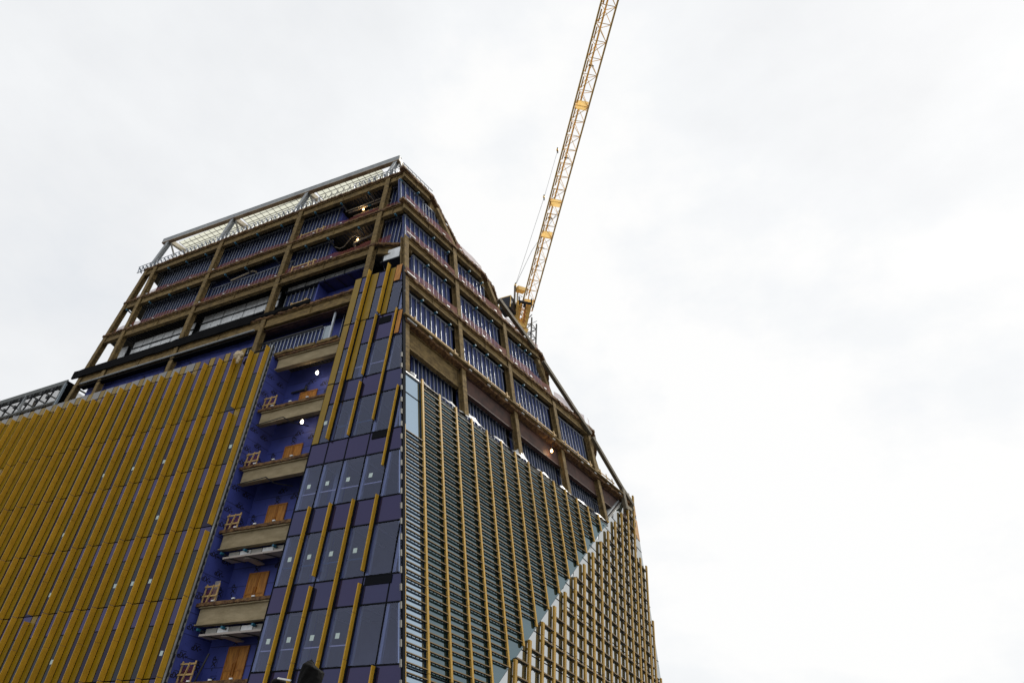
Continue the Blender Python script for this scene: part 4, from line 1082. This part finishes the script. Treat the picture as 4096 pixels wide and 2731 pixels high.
mc = at(1213, 790, 112); hw = .95
for sx in (-hw, hw):
    for sy in (-hw, hw): b.bar((mc.x+sx, mc.y+sy, 0), (mc.x+sx, mc.y+sy, mc.z+4.6), .2, .2, 'dark')
z = .0
while z < mc.z+3.5:
    for p, q in (((-hw, -hw), (hw, -hw)), ((hw, -hw), (hw, hw)), ((hw, hw), (-hw, hw)), ((-hw, hw), (-hw, -hw))):
        b.bar((mc.x+p[0], mc.y+p[1], z), (mc.x+q[0], mc.y+q[1], z+1.9), .1, .1, 'dark'); b.bar((mc.x+p[0], mc.y+p[1], z), (mc.x+q[0], mc.y+q[1], z), .09, .09, 'dark')
    z += 1.9
b.build('mast', CR_)
b = MB(); h1 = at(1184, 655, 113); h2 = at(1250, 453, 103.5); h3 = at(1262, 420, 101.5)
b.tube(h1, h2, .025, 'cable', 5); b.tube(h2, at(1281, 345, 98.5), .02, 'cable', 5); b.tube(h1, at(1222, 575, 109), .03, 'cable', 5); b.tube(at(1222, 575, 109), jp(20, 'L'), .03, 'cable', 5)
b.build('cable', CR_)
for p in (h2, h1, at(1281, 345, 98.5)):
    b = MB(); b.bar(p-Vector((0, 0, .6)), p+Vector((0, 0, .5)), .16, .2, 'dark'); b.bar(p-Vector((0, 0, .2)), p+Vector((0, 0, .2)), .3, .25, 'crane'); b.build('pulley', CR_)

# ------------------------------------------------------------------ covered lamp head in the foreground
D = 9.0
hc = at(716, 1548, D)
LP = thing('covered_signal', 'signal head wrapped in black plastic on a pale pole, below the glass facade', 'covered lamp', (hc.x, hc.y, 0))
def bagf(u, v):
    th = u*2*math.pi; y = 1-v*1.0
    zz = 1.0-v*2.6
    rad = .145*(min(1, .25+v*4.2))*(1+.06*math.sin(3*th+v*5)+.05*math.sin(8*th+v*9)) 
    sx = rad*1.05; sy = rad*.95
    tilt = -.10*math.cos(th)*(1 if v < .3 else 1)
    ca, sa = RX, Vector((RF.x, RF.y, 0)).normalized()
    return hc + Vector((ca.x, ca.y, 0))*(math.cos(th)*sx) + sa*(math.sin(th)*sy) + Vector((0, 0, zz*.14*1.0+tilt*.45))
b = MB(); b.grid(bagf, 48, 26, 'bag'); b.build('plastic_wrap', LP, smooth=True)
b = MB(); p = at(699, 1545, D+.25); b.tube((p.x, p.y, 0), (p.x, p.y, p.z+.02), .022, 'white', 10); b.build('pole', LP)
hc2 = at(640, 1566, D); 
LP2 = thing('covered_signal', 'second black wrapped signal head just showing at the lower edge of the picture', 'covered lamp', (hc2.x, hc2.y, 0))
b = MB(); b.grid(lambda u, v: hc2+Vector((math.cos(u*2*math.pi)*math.sin(v*math.pi)*.10*(1+.08*math.sin(u*25)), math.sin(u*2*math.pi)*math.sin(v*math.pi)*.1, math.cos(v*math.pi)*.06-.01)), 30, 14, 'bag'); b.build('plastic_wrap', LP2, smooth=True)
b = MB(); b.bar(hc2+Vector((.06, -.09, .03)), hc2+Vector((.26, -.07, -.0)), .03, .02, 'white'); b.build('bracket', LP2)
b = MB(); b.tube((hc2.x, hc2.y, 0), (hc2.x, hc2.y, hc2.z-.03), .025, 'dark', 10); b.build('pole', LP2)
print('objects', len(bpy.data.objects))
